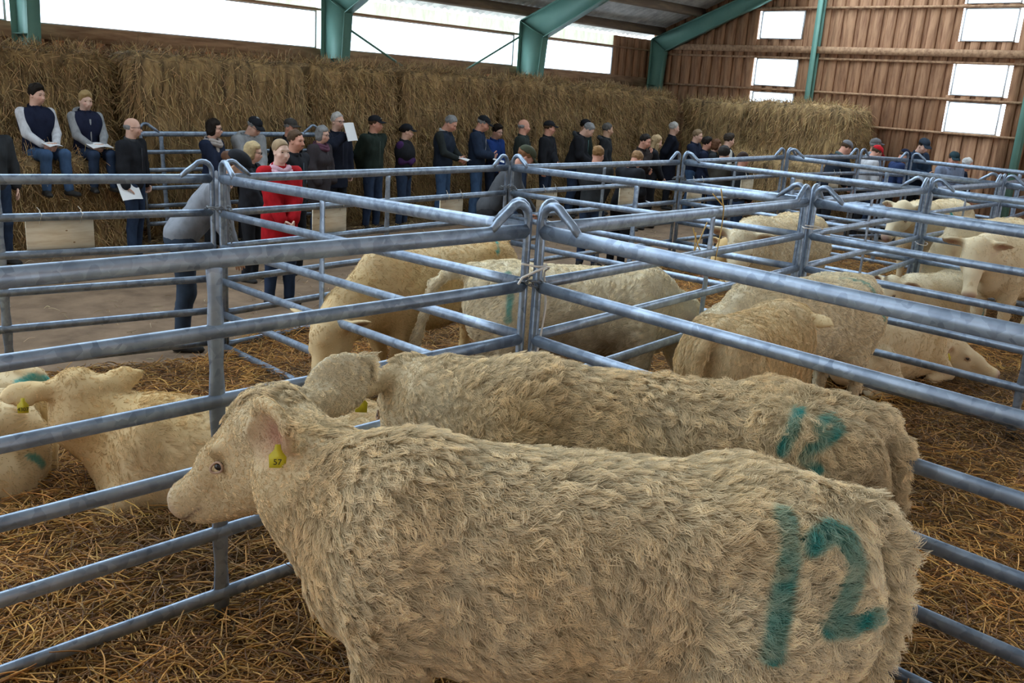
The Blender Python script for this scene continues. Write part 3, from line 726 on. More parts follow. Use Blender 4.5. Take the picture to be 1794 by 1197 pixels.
def dist_poly(q, pts):
    best = np.full(len(q), 9.0)
    for a, b in zip(pts[:-1], pts[1:]):
        a, b = np.array(a, float), np.array(b, float); d = b - a; t = np.clip(((q-a) @ d)/max(d @ d, 1e-9), 0, 1)
        best = np.minimum(best, np.linalg.norm(q - a - t[:, None]*d, axis=1))
    return best
def cow(label, loc, th, sc=1.0, vox=.02, nhair=9000, hlen=.045, curl=.5, paint=(), seed=1, tone=(0, 1), hrad=.0011, tags=(), xs=1.0, dirt=None, tagtext=None, clump=.70, hpc=17, **kw):
    """paint: list of (axis, sign, width, strokes): strokes drawn on the local x-z ('y'), x-y ('z') or y-z ('x') side the sign faces"""
    r = np.random.default_rng(seed); P, fr = cow_prims(**kw); ears_ = list(EARS); V, F = surf(P, vox, .06); V = relax(V, F, 2, .5)
    if not kw.get('lying'): V[:, 2] -= V[:, 2].min()
    else:
        V[:, 2] = np.where(V[:, 2] < .0, V[:, 2]*.2, V[:, 2])
    R, p, hs = fr
    def hide(X, N, pm=None):
        a = vnoise(X, 2.2, seed)*.5 + .5; b = vnoise(X, 7, seed+5)*.5 + .5
        c0, c1 = np.array([.88, .775, .565]), np.array([.69, .475, .215])
        t = np.clip(tone[0] + tone[1]*(.75*a + .35*b) , 0, 1)[:, None]; C = c0*(1-t) + c1*t
        if dirt is not None:
            for (cx_, cz_, rr_, amt) in dirt:
                w = np.clip(1.3 - np.hypot(X[:, 0]-cx_, (X[:, 2]-cz_))/rr_ + .5*vnoise(X, 9, seed+2), 0, 1)[:, None]*amt; C = C*(1-w) + np.array([.25, .16, .075])*w
        H = (X - p) @ R/hs; mz = np.clip((H[:, 0] - .435)/.05, 0, 1)*np.clip((.12 - np.abs(H[:, 1]))/.02, 0, 1)*np.clip((.12-np.abs(H[:, 2]+.13))/.03, 0, 1); C = C*(1-mz[:, None]) + np.array([.52, .33, .28])*mz[:, None]
        for s in (-1, 1):
            ns = np.clip(1.5 - np.linalg.norm((H - np.array([.496, s*.044, -.112]))/.020, axis=1), 0, 1)[:, None]; C = C*(1-ns) + np.array([.05, .025, .02])*ns
        ml = np.exp(-((H[:, 2] + .160 - .10*np.clip(.47-H[:, 0], 0, 1))/.0055)**2)*np.clip((H[:, 0]-.34)/.03, 0, 1)*(np.abs(H[:, 1]) < .11)*(H[:, 2] > -.25)*(H[:, 0] < .54); C = C*(1-.75*ml[:, None]) + np.array([.16, .08, .06])*.75*ml[:, None]
        for fe, cs in ears_:
            q = (X - fe[1]) @ fe[0]/fe[2]; e = np.clip(1.35 - np.hypot((q[:, 0]-.125)/.085, q[:, 1]/.05), 0, 1)*np.clip((N @ fe[0][:, 2])*cs*2, 0, 1)*.85; C = C*(1-e[:, None]) + np.array([.42, .20, .13])*e[:, None]
        if pm == 'base': return C
        m = np.zeros(len(X))
        for ax, sg, wd, strokes in paint:
            k = {'y': [0, 2], 'z': [0, 1], 'x': [1, 2], 's': [0, 1, 2]}[ax]; j = {'y': 1, 'z': 2, 'x': 0, 's': 1}[ax]
            q = X[:, k] + .008*vnoise3(X, 14, seed+8)[:, :len(k)]; ok = N[:, j]*sg > (.05 if ax != 's' else -9)
            for st in strokes: m = np.maximum(m, np.where(ok, np.clip((wd - dist_poly(q, st))/(.35*wd), 0, 1), 0))
        m = m[:, None]*(.80 + .2*vnoise(X, 25, 4)[:, None]); return C*(1-m) + (TEAL*(.8 + .5*a[:, None]))*m
    N, _ = vnormals(V, F)
    o = empty('cow', loc, th); o.scale = (sc*xs, sc, sc); tag(o, label, 'cow', 'cattle in the pens')
    me = mesh_np('body', V, F, True, M_hide); vcol(me, 'hide', hide(V, N)*(.80 if nhair > 50000 else .90)); obj('body', me, o)
    # coat: locks that follow the lie of the hair and curl together
    X, n = sample_surface(V, F, nhair, r); H = (X - p) @ R/hs
    onhead = np.clip((H[:, 0] + .02)/.12, 0, 1)*(np.linalg.norm(H - np.array([.2, 0, -.1]), axis=1) < .45); ear = (np.abs(H[:, 1]) > .125) & (np.linalg.norm(H, axis=1) < .34) & (H[:, 0] < .10)
    low = np.clip((X[:, 2] - .15)/.25, 0, 1); inn = np.zeros(nhair, bool)
    for fe, cs in ears_:
        q = (X - fe[1]) @ fe[0]/fe[2]; inn |= (q[:, 0] > .03) & (q[:, 0] < .215) & (np.abs(q[:, 1]) < .056) & ((n @ fe[0][:, 2])*cs > .3)
    L = hlen*(.65 + .7*r.random(nhair))*(1 - .78*onhead)*np.where(ear, .34, 1)*(.35 + .65*low)
    L = L*(1 - .45*np.clip((X[:, 0] - .62)/.2, 0, 1)); poll_ = (np.linalg.norm(H - np.array([.0, 0, .02]), axis=1) < .12) & (np.abs(H[:, 1]) < .075); L[poll_] = hlen*.62
    for fe, cs in ears_:
        ne = (np.linalg.norm(X - fe[1], axis=1) < .20) & ~ear & ~poll_; L[ne] *= .5
    L[inn] *= .18; keep = ~((H[:, 0] > .45) & (np.linalg.norm(H, axis=1) < .56)); 
    fl = np.tile(np.array([-.8, 0, -.55]), (nhair, 1)) + curl*1.0*vnoise3(X, 4.2, seed+30) + .8*curl*vnoise3(X, 10, seed+33) + .25*curl*r.normal(0, 1, (nhair, 3))
    fh = -(R @ np.array([1., 0, 0])); fl = np.where(onhead[:, None] > .5, fh + .25*vnoise3(X, 6, seed+3), fl)
    fl[poll_] = np.array([.2, 0, .3]) + vnoise3(X, 9, seed+40)[poll_]
    fl -= n*(fl*n).sum(1)[:, None]; fl /= np.linalg.norm(fl, axis=1)[:, None] + 1e-6; side = np.cross(n, fl)
    nc = max(1, nhair//hpc); ci = r.choice(nhair, nc, replace=False); kd = kdtree.KDTree(nc)
    for i, c in enumerate(ci): kd.insert(X[c], i)
    kd.balance(); own = np.array([kd.find(x)[1] for x in X]); own = ci[own]
    K = 6; s = np.linspace(0, 1, K)
    ph = r.random(nhair)*6.28; amp = curl*.20*(.4 + 1.2*r.random(nhair))*(1 - .8*onhead); lift = .28 + .55*r.random(nhair)
    def strand(i):
        q = s[None]; A = amp[i][:, None]*np.sin(q*7.5 + ph[i][:, None])*q - (amp[i]*np.sin(ph[i])*0)[:, None]
        out = lift[i][:, None]*(q - .55*q*q) + .05; al = q*(1 - .12*q)
        return L[i][:, None, None]*(al[..., None]*fl[i][:, None] + out[..., None]*n[i][:, None]*.9 + A[..., None]*side[i][:, None])
    i = np.arange(nhair); own_s = X[:, None] + strand(i); cl = X[own][:, None] + strand(own) + (X - X[own])[:, None]*(1 - .75*s)[None, :, None]
    w = (clump*s**.9)[None, :, None]; pts = own_s*(1-w) + cl*w; pts[:, 0] = X - n*.003
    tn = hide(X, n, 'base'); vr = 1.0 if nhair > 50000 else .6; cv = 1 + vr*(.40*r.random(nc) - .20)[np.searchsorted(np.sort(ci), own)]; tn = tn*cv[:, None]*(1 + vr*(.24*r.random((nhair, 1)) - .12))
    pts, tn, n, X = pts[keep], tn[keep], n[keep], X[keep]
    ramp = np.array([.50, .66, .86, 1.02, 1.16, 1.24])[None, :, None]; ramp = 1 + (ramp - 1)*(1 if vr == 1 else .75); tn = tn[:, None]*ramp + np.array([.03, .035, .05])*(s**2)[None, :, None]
    if paint:
        q = pts - n[:, None]*((pts - X[:, None])*n[:, None]).sum(2)[..., None]; k = q.shape[1]; nf = np.repeat(n, k, 0); q = q.reshape(-1, 3)
        b = hide(q, nf, 'base'); f = hide(q, nf); w = np.clip(np.abs(f - b).sum(1)/np.abs(TEAL - b).sum(1), 0, 1)[:, None]
        tn = (tn.reshape(-1, 3)*(1-w) + f*w).reshape(tn.shape)
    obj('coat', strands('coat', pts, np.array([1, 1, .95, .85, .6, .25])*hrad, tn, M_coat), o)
    for s_ in (-1, 1):
        c = p + hs*(R @ np.array([.150, s_*.105, -.066])); g = MB()
        eV, eF = surf([ell((0, 0, 0), (.019, .016, .0155), .01)], .005, .01); e = obj('eye', mesh_np('eye', eV, eF, True, M_eye), o); e.location = c
        u = np.linspace(0, 2*math.pi, 15); ring = [c + hs*R @ np.array([.024*math.cos(q), s_*(.009 + .006*math.cos(q)**2), .0145*math.sin(q)]) for q in u]
        MB().tube(ring, .0045, .0045, 6, cap=False).build('eyelid', M_lid, o, True)
    for (sd, off) in tags:
        ey, ep = (kw.get('ears') or {}).get(sd, (.25, -.12))
        d = np.array([-math.sin(ey)*math.cos(ep), sd*math.cos(ey)*math.cos(ep), math.sin(ep)]); up = np.array([0, 0, 1.]); up -= d*(up @ d); up /= np.linalg.norm(up)
        nn = R.T @ np.array([-.18, sd, .18]); nn /= np.linalg.norm(nn); u0 = R.T @ np.array([0, 0, 1.]); u0 -= nn*(u0 @ nn); u0 /= np.linalg.norm(u0)
        b = np.array([-.035, sd*.10, -.045]) + d*.115*kw.get('es', 1) - up*.03 + nn*.034; E = np.stack([np.cross(u0, nn), u0, nn], 1)
        if np.linalg.det(E) < 0: E[:, 0] *= -1
        out = [(-.024, -.062), (.024, -.062), (.026, -.022), (.010, -.004), (.008, .012), (-.008, .012), (-.010, -.004), (-.026, -.022)]
        Vt = [(x, y, z) for z in (0, .003) for x, y in out]; n8 = 8; Ft = [list(range(8))[::-1], list(range(8, 16))] + [[i, (i+1) % 8, (i+1) % 8+8, i+8] for i in range(8)]
        t = MB().add(Vt, Ft).build('ear_tag', M_tag, o); Mx = Matrix.Identity(4); RE = R @ E; pos = p + hs*(R @ b)
        for a_ in range(3):
            for b_ in range(3): Mx[a_][b_] = RE[a_, b_]
            Mx[a_][3] = pos[a_]
        t.matrix_local = Mx
        if tagtext:
            fc = bpy.data.curves.new('tag_number', 'FONT'); fc.body = tagtext; fc.size = .026; fc.align_x = 'CENTER'; fc.extrude = .0006; fc.materials.append(M_ink)
            tmp = bpy.data.objects.new('tag_number', fc); COL.objects.link(tmp); bpy.context.view_layer.update()
            fm = bpy.data.meshes.new_from_object(tmp.evaluated_get(bpy.context.evaluated_depsgraph_get())); bpy.data.objects.remove(tmp)
            fo = obj('tag_number', fm, t); fo.location = (0, -.052, .0036)
    return o

PI = math.pi
N12 = [('s', 1, .041, [[(-.563, .203, 1.196), (-.574, .266, 1.112), (-.564, .309, .996), (-.549, .351, .877)],
    [(-.631, .236, 1.145), (-.683, .193, 1.164), (-.736, .186, 1.14), (-.762, .217, 1.08), (-.731, .261, .996), (-.693, .296, .93), (-.761, .259, .927), (-.827, .212, .942)]])]
N18 = [('s', 1, .030, [[(-.516, .166, 1.212), (-.484, .247, 1.173), (-.454, .274, 1.097)],
    [(-.575, .235, 1.168), (-.575, .215, 1.186), (-.625, .171, 1.195), (-.652, .205, 1.169), (-.603, .247, 1.143), (-.575, .235, 1.168)], [(-.603, .247, 1.143), (-.544, .271, 1.111), (-.526, .277, 1.079), (-.575, .28, 1.045)]])]
PAINT8 = [('z', 1, .028, [[(-.42, .05), (-.50, .20)]]), ('s', 1, .032, [[(-.50, .20, 1.205), (-.553, .267, 1.125)], [(-.64, .294, .99), (-.65, .31, .93)]])]
cow('large cream cow in front with a big green 12 on its thigh', (1.918, 1.558, .19), 2.27, .96, .014, 170000, .066, .95, N12, 3, (.05, .66), .00072, tags=((1, 0),), xs=1.05, tagtext='57',
    hs=1.2, es=1.22, neck=(.76, -.13, .97), poll=(.99, -.33, 1.155), hy=-.38, hp=-.60, ears={1: (1.0, -.10), -1: (.3, .25)})
cow('shaggy cream cow with a small green 18 on its hip, behind the cow numbered 12', (2.74, 1.86, .19), 2.23, .97, .016, 110000, .066, 1.1, N18, 5, (.16, .72), .0008, tags=((1, 0),),
    neck=(.80, -.16, .96), poll=(1.04, -.33, 1.02), hy=-1.15, hp=-.95, ears={1: (.05, -.25), -1: (.1, .1)}, dirt=((-.78, .85, .22, .55),))
cow('tan cow resting at lower left, head up and ears out, facing away from the fence', (2.32, 4.10, .02), 2.45, 1.0, .018, 34000, .032, .4, [('s', 1, .035, [[(-.359, -.058, .687), (-.406, -.039, .689), (-.455, .012, .693)]])], 7, (.35, .65), .0012, lying=True, tags=((1, 0),), tagtext='4307',
    neck=(.72, -.02, 1.06), poll=(.86, -.03, 1.27), hy=-1.30, hp=-.8, ears={1: (.05, -.15), -1: (.05, .3)})
cow('pale tan cow lying at the left picture edge behind the resting tan cow', (.75, 4.95, .0), 3.3, 1.0, .02, 12000, .03, .3, [('s', 1, .03, [[(-.66, .29, .41), (-.717, .288, .378), (-.754, .269, .328)]])], 9, (.3, .6), .0013, lying=True)
cow('cow of which only a rump with a green arc shows at the far left', (1.12, 6.05, -.04), 2.6, .95, .02, 9000, .03, .3, [('s', 1, .04, [[(-.78, .137, .614), (-.843, .056, .623), (-.916, .023, .588), (-.957, .031, .533), (-.854, -.081, .47)]])], 11, (.2, .6), .0013, lying=True)
cow('tan cow grazing with lowered head behind the cross panel, green 1 on its rump', (4.58, 5.24, .06), 3.22, .95, .02, 22000, .025, .25, [('s', 1, .022, [[(-.545, .179, 1.206), (-.458, .267, 1.134)]])], 13, (.5, .6), .0013,
    neck=(.94, .05, .76), poll=(1.22, .14, .70), hy=.35, hp=-1.2, ears={1: (.3, .1), -1: (.3, .1)}, legsw=.05)
cow('white cow seen from behind with lifted tail and green 1, dirty brown belly', (4.86, 4.03, .1), -.72, .92, .02, 36000, .042, .5, [('s', 1, .032, [[(-.559, -.225, 1.184), (-.541, -.291, 1.03), (-.547, -.351, .865)]])], 15, (-.1, .35), .0013,
    tail=[(-.80, 0, 1.12), (-.98, .02, 1.10), (-1.10, .08, .98), (-1.16, .14, .72), (-1.22, .18, .50)], dirt=((-.1, .62, .35, .7), (.25, .55, .3, .7), (-.6, .5, .2, .5)), neck=(.80, .05, .82), poll=(1.0, .1, .68), hp=-1.2)
cow('white cow standing crosswise at right, green streaks over its rump and tail', (5.98, 2.93, .1), 2.95, .92, .018, 40000, .045, .55, PAINT8, 17, (-.05, .4), .0013, neck=(.78, -.10, .8), poll=(.95, -.02, .66), hy=-.2, hp=-1.2)
cow('tan cow before the white one at right, head turned aside, one ear out', (4.92, 2.66, .16), .02, .84, .018, 36000, .045, .7, (), 19, (.35, .6), .0013, xs=.78, neck=(.74, .05, 1.0), poll=(.92, .02, 1.08), hy=-.1, hp=-1.0, ears={-1: (.1, -.2), 1: (.1, .1)})
cow('pale cow lying with its muzzle on the straw behind the right cross panel', (7.85, 3.02, .1), -.30, .9, .02, 12000, .025, .25, (), 21, (.2, .5), .0013, lying=True, neck=(.80, -.02, .80), poll=(.96, -.08, .84), hy=-.80, hp=-.30, tags=((-1, 0),))
cow('cream cow standing behind the middle row, pink ear towards the aisle', (8.98, 4.75, .03), 3.2, 1.0, .02, 22000, .038, .3, (), 23, (.05, .45), .0014, neck=(.80, .05, 1.02), poll=(1.08, .12, 1.10), hy=.35, hp=-.8, ears={1: (.0, .05), -1: (.1, .1)})
cow('brownish cow lying beyond the second post with a yellow ear tag and green mark', (11.2, 5.9, .0), 3.0, 1.0, .022, 9000, .03, .4, [('z', 1, .06, [[(-.5, .1), (-.3, .15)], [(-.6, -.1), (-.45, -.1)]])], 25, (.65, .6), .0014, lying=True, tags=((1, 0),))
cow('white cow lying by the third post, green mark on its side', (10.85, 3.68, .03), 2.98, .9, .022, 8000, .03, .3, [('y', 1, .06, [[(-.4, .35), (-.4, .2)]])], 27, (0, .4), .0014, lying=True)
cow('cream cow standing at right edge and facing the camera', (10.9, 2.85, .03), 2.92, 1.0, .02, 14000, .028, .3, (), 29, (.12, .5), .0014, neck=(.84, .03, 1.02), poll=(1.08, .06, 1.12), hy=.60, hp=-.95, ears={1: (-.1, .25), -1: (-.1, .25)})
cow('cream cow farther back at right with curly green mark', (13.25, 4.7, .03), 3.1, 1.0, .022, 8000, .03, .3, [('y', 1, .04, [[(.35, 1.1), (.28, 1.0), (.2, 1.02)], [(.1, 1.1), (.05, 1.02)]])], 31, (.1, .5), .0014)
cow('cream cow standing just beyond the one that faces the camera, green streak on rump', (12.35, 3.72, .03), 2.9, .95, .022, 8000, .03, .3, [('y', 1, .05, [[(-.7, 1.1), (-.72, .9)]])], 33, (.1, .5), .0014, neck=(.84, .0, .8), poll=(1.05, .0, .7), hp=-1.1)

# ================================================================== PEOPLE
M_skin = mat('skin', (.6, .38, .28), .55, attr='skin', spec=.3)
_cl = {}
def cloth(col, rough=.85):
    k = tuple(round(c, 3) for c in col)
    if k not in _cl: _cl[k] = mat('cloth_%d' % len(_cl), col, rough, spec=.12, noise=(14, tuple(c*.6 for c in col), (1, 1, .5), .45, .75))
    return _cl[k]
M_paper = mat('white_paper', (.80, .80, .80), .6)
M_glassesf = mat('spectacle_frame', (.03, .03, .035), .3)
M_lens = mat('dark_lens', (.02, .02, .025), .1, spec=.6)
M_white = mat('white_print', (.75, .75, .75), .7)
M_dark_eye = mat('person_eye', (.02, .016, .014), .2)

def X_(yaw=0, pitch=0, roll=0):
    """right +x, forward +y, up +z; pitch>0 bows forward, yaw>0 turns to the left"""
    cy, sy, cp, sp, cr, sr = math.cos(yaw), math.sin(yaw), math.cos(pitch), math.sin(pitch), math.cos(roll), math.sin(roll)
    return np.array([[cy, -sy, 0], [sy, cy, 0], [0, 0, 1]]) @ np.array([[1, 0, 0], [0, cp, sp], [0, -sp, cp]]) @ np.array([[cr, 0, sr], [0, 1, 0], [-sr, 0, cr]])
# head template; origin at the centre of the head, face towards +y, eyes at z = 0
def head_template(fem):
    w = .94 if fem else 1.0
    P = [ell((0, -.008, .035), (.076*w, .098, .088), .02), ell((0, .028, -.03), (.066*w, .072, .082), .03), ell((0, .048, -.082), (.036*w, .034, .030), .03),
         cap((0, .088, -.010), (0, .108, -.040), .010, .0145, .014), ell((0, .092, -.046), (.019, .013, .009), .01), ell((0, .090, -.072), (.026, .012, .011), .01),
         cap((-.045*w, .078, .018), (.045*w, .078, .018), .013, .013, .02), cap((0, -.022, -.06), (0, -.034, -.20), .056 if fem else .062, .060 if fem else .070, .03)]
    for s in (-1, 1):
        P += [ell((s*.040*w, .058, -.036), (.028, .030, .026), .02), ell((s*.033*w, .096, .002), (.016, .012, .009), .008, sub=True), ell((s*.076*w, -.005, -.008), (.011, .022, .034), .008),
              ell((s*.083*w, .003, -.006), (.007, .012, .020), .004, sub=True), cap((s*.02, .098, -.055), (s*.034, .085, -.075), .003, .003, .006)]
    V, F = surf(P, .0085, .02); V = relax(V, F, 1, .4); return V, F
HEADS = [head_template(0), head_template(1)]
EYEB = surf([ell((s*.033, .083, .002), (.013, .008, .0065), .002) for s in (-1, 1)], .003, .01)
# hands: palm along -z from the wrist, thumb towards +y, back of the hand towards +x
def hand_template(curl):
    P = [ell((0, 0, -.045), (.014, .037, .05), .012), cap((0, 0, .03), (0, 0, -.015), .024, .026, .015, (.75, 1, 1))]
    for i, (y, L) in enumerate(((.028, .068), (.010, .077), (-.009, .070), (-.027, .054))):
        a = np.array([0, y, -.088]); d = 0
        for j, f in enumerate((.45, .32, .26)):
            d += curl*(.45, .75, .55)[j]; b = a + L*f*np.array([-math.sin(d), (.06 if i == 0 else -.05*(i-1)), -math.cos(d)]); P.append(cap(a, b, .0092 - .0008*j, .0088 - .0009*j, .004)); a = b
    a = np.array([-.004, .030, -.03]); 
    for j, (dx, dy, dz) in enumerate(((-.012, .028, -.028), (-.014*(1+curl), .010, -.030), (-.008*(1+curl), .001, -.022))):
        b = a + np.array([dx, dy, dz]); P.append(cap(a, b, .0115 - .001*j, .0105 - .001*j, .004)); a = b
    return surf(P, .0055, .012)
HANDS = [hand_template(.35), hand_template(1.0)]
def hair_template(kind):
    P = [ell((0, -.014, .046), (.083, .104, .090), .01)]; cuts = []
    if kind == 'short':
        cuts = [lambda X: np.interp(X[:, 1], [-.12,-.05,.02,.06,.10], [-.065,-.045,.012,.052,.078]) - X[:, 2]]
    elif kind == 'thick':
        P = [ell((0, -.010, .052), (.088, .108, .098), .01), ell((.01, .055, .105), (.055, .045, .032), .03)]
        cuts = [lambda X: np.interp(X[:, 1], [-.12,-.05,.02,.06,.10], [-.085,-.065,-.004,.042,.068]) - X[:, 2]]
    elif kind == 'curly':
        P = [ell((0, -.015, .05), (.10, .118, .105), .01)] + [ell((.085*math.sin(a)*math.cos(b), -.015 + .10*math.cos(a)*math.cos(b), .05 + .085*math.sin(b)), (.026, .026, .026), .01) for a in np.arange(0, 6.2, .7) for b in (0, .6, 1.2)]
        cuts = [lambda X: np.interp(X[:, 1], [-.12,-.05,.02,.06,.10], [-.09,-.07,-.01,.05,.072]) - X[:, 2]]
    elif kind == 'bald':
        P = [ell((0, -.018, .018), (.080, .095, .068), .01)]
        cuts = [lambda X: -(X[:, 2] + .040), lambda X: X[:, 2] - .030 - .3*np.clip(-X[:, 1], 0, .08), lambda X: X[:, 1] + .012]
    elif kind == 'bob':
        P = [ell((0, -.014, .045), (.088, .108, .094), .01), ell((0, -.03, -.035), (.092, .082, .095), .03)]
        cuts = [lambda X: -(X[:, 2] + .125), lambda X: np.minimum(X[:, 1] - .045, -(X[:, 2] - .048) + .0*X[:, 1]), lambda X: np.minimum(X[:, 1] - .10, .3)]
    elif kind == 'long':
        P = [ell((0, -.014, .045), (.087, .107, .093), .01), cap((0, -.045, -.02), (0, -.055, -.26), .085, .075, .03, (1, .55, 1)), cap((.07, .02, -.05), (.07, .03, -.24), .030, .034, .02), cap((-.07, .02, -.05), (-.07, .03, -.24), .030, .034, .02)]
        cuts = [lambda X: np.minimum(X[:, 1] - .05, -(X[:, 2] - .055))]
    elif kind == 'tied':
        P = [ell((0, -.014, .046), (.082, .104, .091), .008), ell((0, -.115, .03), (.035, .035, .04), .02)]
        cuts = [lambda X: np.interp(X[:, 1], [-.12,-.05,.02,.06,.10], [-.07,-.05,.0,.06,.085]) - X[:, 2]]
    elif kind == 'cap':
        P = [ell((0, -.008, .058), (.088, .110, .082), .01)]; cuts = [lambda X: -(X[:, 2] - .042)]
    elif kind == 'beanie':
        P = [ell((0, -.010, .05), (.090, .112, .098), .01)]; cuts = [lambda X: -(X[:, 2] - .028)]
    V, F = surf(P, .011, .02, cuts); V = relax(V, F, 1, .4)
    if kind in ('short', 'thick', 'bob', 'long', 'bald'): V = V + .006*vnoise3(V, 45, 3) + .007*vnoise3(V, 18, 9)
    return V, F
HAIRS = {}
def hair_me(kind, m):
    if kind not in HAIRS: HAIRS[kind] = hair_template(kind)
    return mesh_np('hair', *HAIRS[kind], True, m)
def cap_brim():
    a = np.linspace(-1.15, 1.15, 13); V = []; F = []
    for k, (z0, dz) in enumerate(((.046, 0), (.0515, .001))):
        for q in a: V += [(.086*math.sin(q), -.008 + .108*math.cos(q), z0 + dz), (.078*math.sin(q), .045 + .135*math.cos(q*.9), z0 - .018 + .02*abs(math.sin(q))**2*-1 + dz)]
    n = len(a)
    for i in range(n-1):
        F += [[2*i, 2*i+1, 2*i+3, 2*i+2], [2*n+2*i, 2*n+2*i+2, 2*n+2*i+3, 2*n+2*i+1], [2*i+1, 2*n+2*i+1, 2*n+2*i+3, 2*i+3]]
    return V, F
def lookat_rot(d, hint):
    z = -np.asarray(d, float)/np.linalg.norm(d); h = np.asarray(hint, float); y = h - z*(h @ z); y /= np.linalg.norm(y) + 1e-9
    return np.stack([np.cross(y, z), y, z], 1)
SK = {'fair': (.66, .40, .30), 'pale': (.70, .47, .37), 'ruddy': (.62, .31, .22), 'tan': (.55, .33, .22)}
def person(label, px, height, face, jacket, trousers, hair='short', hcol=(.1, .07, .05), fem=0, skin='fair', lean=0.0, twist=0.0, head=(0, 0), arms='down', sit=None, cap_=None, glasses=False,
           collar=None, scarf=None, vest=None, hem=.83, shoes=(.03, .028, .026), paper=None, arm_pts=None, stance=.0, logo=None, beard=None, hood=None, legs=True, size=1.0, zip_=None, bulk=0.0, sling=None, z0=0.0):
    """px: (x, y) in metres; height of the head top; face: heading vector. Local axes: right +x, forward +y"""
    s = height/1.79; psi = math.atan2(-face[0], face[1]); root = empty('person', (px[0], px[1], z0), psi); tag(root, label, 'person', 'onlookers at the cattle pens')
    s_w = size
    hip = np.array([0, 0, .93]);
    if sit: hip = np.array([0, 0, sit/s + .09])
    U = X_(twist, lean); up = lambda q: hip + U @ (np.array(q, float) - np.array([0, 0, .93]))
    sh = {k: up((k*(.165 if fem else .188)*s_w, -.005, 1.43)) for k in (-1, 1)}
    nb = up((0, -.015, 1.47)); hc = up((0, .02, 1.655)) if abs(lean) < .4 else up((0, .03, 1.66))
    HR = X_(twist + head[0], lean*.75 + head[1]); hc = nb + HR @ np.array([0, .035, .185])
    L1, L2 = .285, .255
    W = {}
    if arm_pts is not None: A = arm_pts
    elif arms == 'down': A = {k: (k*.255, .05, .86) for k in (-1, 1)}
    elif arms == 'hold': A = {-1: (-.07, .31, 1.06), 1: (.10, .30, 1.08)}
    elif arms == 'write': A = {-1: (-.06, .30, 1.04), 1: (.06, .27, 1.13)}
    elif arms == 'crossed': A = {-1: (.05, .16, 1.13), 1: (-.05, .175, 1.18)}
    elif arms == 'pocket': A = {k: (k*.19, .12, .93) for k in (-1, 1)}
    elif arms == 'behind': A = {k: (k*.10, -.17, .95) for k in (-1, 1)}
    elif arms == 'lap': A = {-1: (-.08, .30, 1.04), 1: (.08, .30, 1.04)}
    elif arms == 'chin': A = {-1: (-.02, .20, 1.10), 1: (.05, .20, 1.42)}
    elif arms == 'front': A = {-1: (-.06, .22, .93), 1: (.06, .22, .93)}
    arm = {}
    for k in (-1, 1):
        w = up(A[k]) if not (arm_pts is not None and len(A) > 2) else np.array(A[k], float)
        d = w - sh[k]; D = np.linalg.norm(d)
        if D > (L1 + L2)*.995: w = sh[k] + d/D*(L1 + L2)*.995; d = w - sh[k]; D = np.linalg.norm(d)
        a = (L1*L1 - L2*L2 + D*D)/(2*D); h = math.sqrt(max(L1*L1 - a*a, 0)); pole = U @ np.array([k*.75, -.55, -.5]); n = d/D; pole = pole - n*(pole @ n); pole /= np.linalg.norm(pole)
        arm[k] = (sh[k], sh[k] + n*a + pole*h, w)
    # legs
    leg = {}
    for k in (-1, 1):
        h_ = hip + np.array([k*.092, 0, -.03])
        if sit: leg[k] = (h_, hip + np.array([k*.12, .42, -.0]), hip + np.array([k*.13, .46 if k < 0 else .40, -.43]))
        else: leg[k] = (h_, np.array([k*.10, .025 + (.03*k*stance), .50]), np.array([k*(.115 + .04*abs(stance)), -.02 + .10*k*stance, .085]))
    # ---- clothes as grown shells
    def torso(g):
        w = (.90 if fem else 1.0)*s_w + bulk
        T = [ell(up((0, .0, 1.27)), (.158*w, .110*(1+bulk), .185), .06, U), ell(up((0, .0, 1.08)), (.140*w, .102*(1+bulk), .14), .06, U), ell(hip + np.array([0, -.01, .03]), (.158*(1.03 if fem else .97), .115, .13), .06),
             cap(up((-.13*w, -.01, 1.40)), up((.13*w, -.01, 1.40)), .065, .065, .05), cap(up((0, -.015, 1.40)), nb, .07, .062, .03)]
        if fem: T.append(ell(up((0, .07, 1.27)), (.12, .065, .075), .05, U))
        return T
    def armp(k, g, full=True):
        a, e, w = arm[k]; e2 = e + (w-e)*.90
        return [cap(a, e, .062, .050, .04), cap(e, e2, .050, .038, .02)]
    def legp():
        R = []
        for k in (-1, 1):
            h_, kn, an = leg[k]; R += [cap(h_, kn, .088, .060, .03), cap(kn, kn + (an-kn)*.4 + np.array([0, -.012, 0]), .060, .056, .03), cap(kn + (an-kn)*.4 + np.array([0, -.012, 0]), an, .056, .046, .02)]
        R.append(ell(hip + np.array([0, -.015, .0]), (.158, .118, .12), .04)); return R
    def add(name, VF, m, parent=None):
        V, F = VF; return obj(name, mesh_np(name, V*s, F, True, m), parent or root)
    # body: head, neck, hidden trunk and hands as one mesh
    hv, hf = HEADS[fem]; Hh = hv @ HR.T + hc
    parts = [(Hh, hf)]
    base = torso(0)[:4] + armp(-1, 0) + armp(1, 0) + (legp() if legs else [])
    bv, bf = surf(base, .035, .04); bv = bv - vnormals(bv, bf)[0]*.02; parts.append((bv, bf))
    for k in (-1, 1):
        a, e, w = arm[k]; d = (w - e)/np.linalg.norm(w - e); cur = 1 if (paper or arms in ('hold', 'write', 'chin')) else 0
        if arms == 'pocket' or arms == 'crossed': continue
        R = lookat_rot(d, U @ np.array([0, .6, .8]) if cur else U @ np.array([-k*.2, 1, 0.])); V, F = HANDS[cur]; V = V.copy()
        if k < 0: V[:, 0] *= -1; F = F[:, ::-1]
        parts.append((V @ R.T + (e + d*np.linalg.norm(w-e)*.93), F))
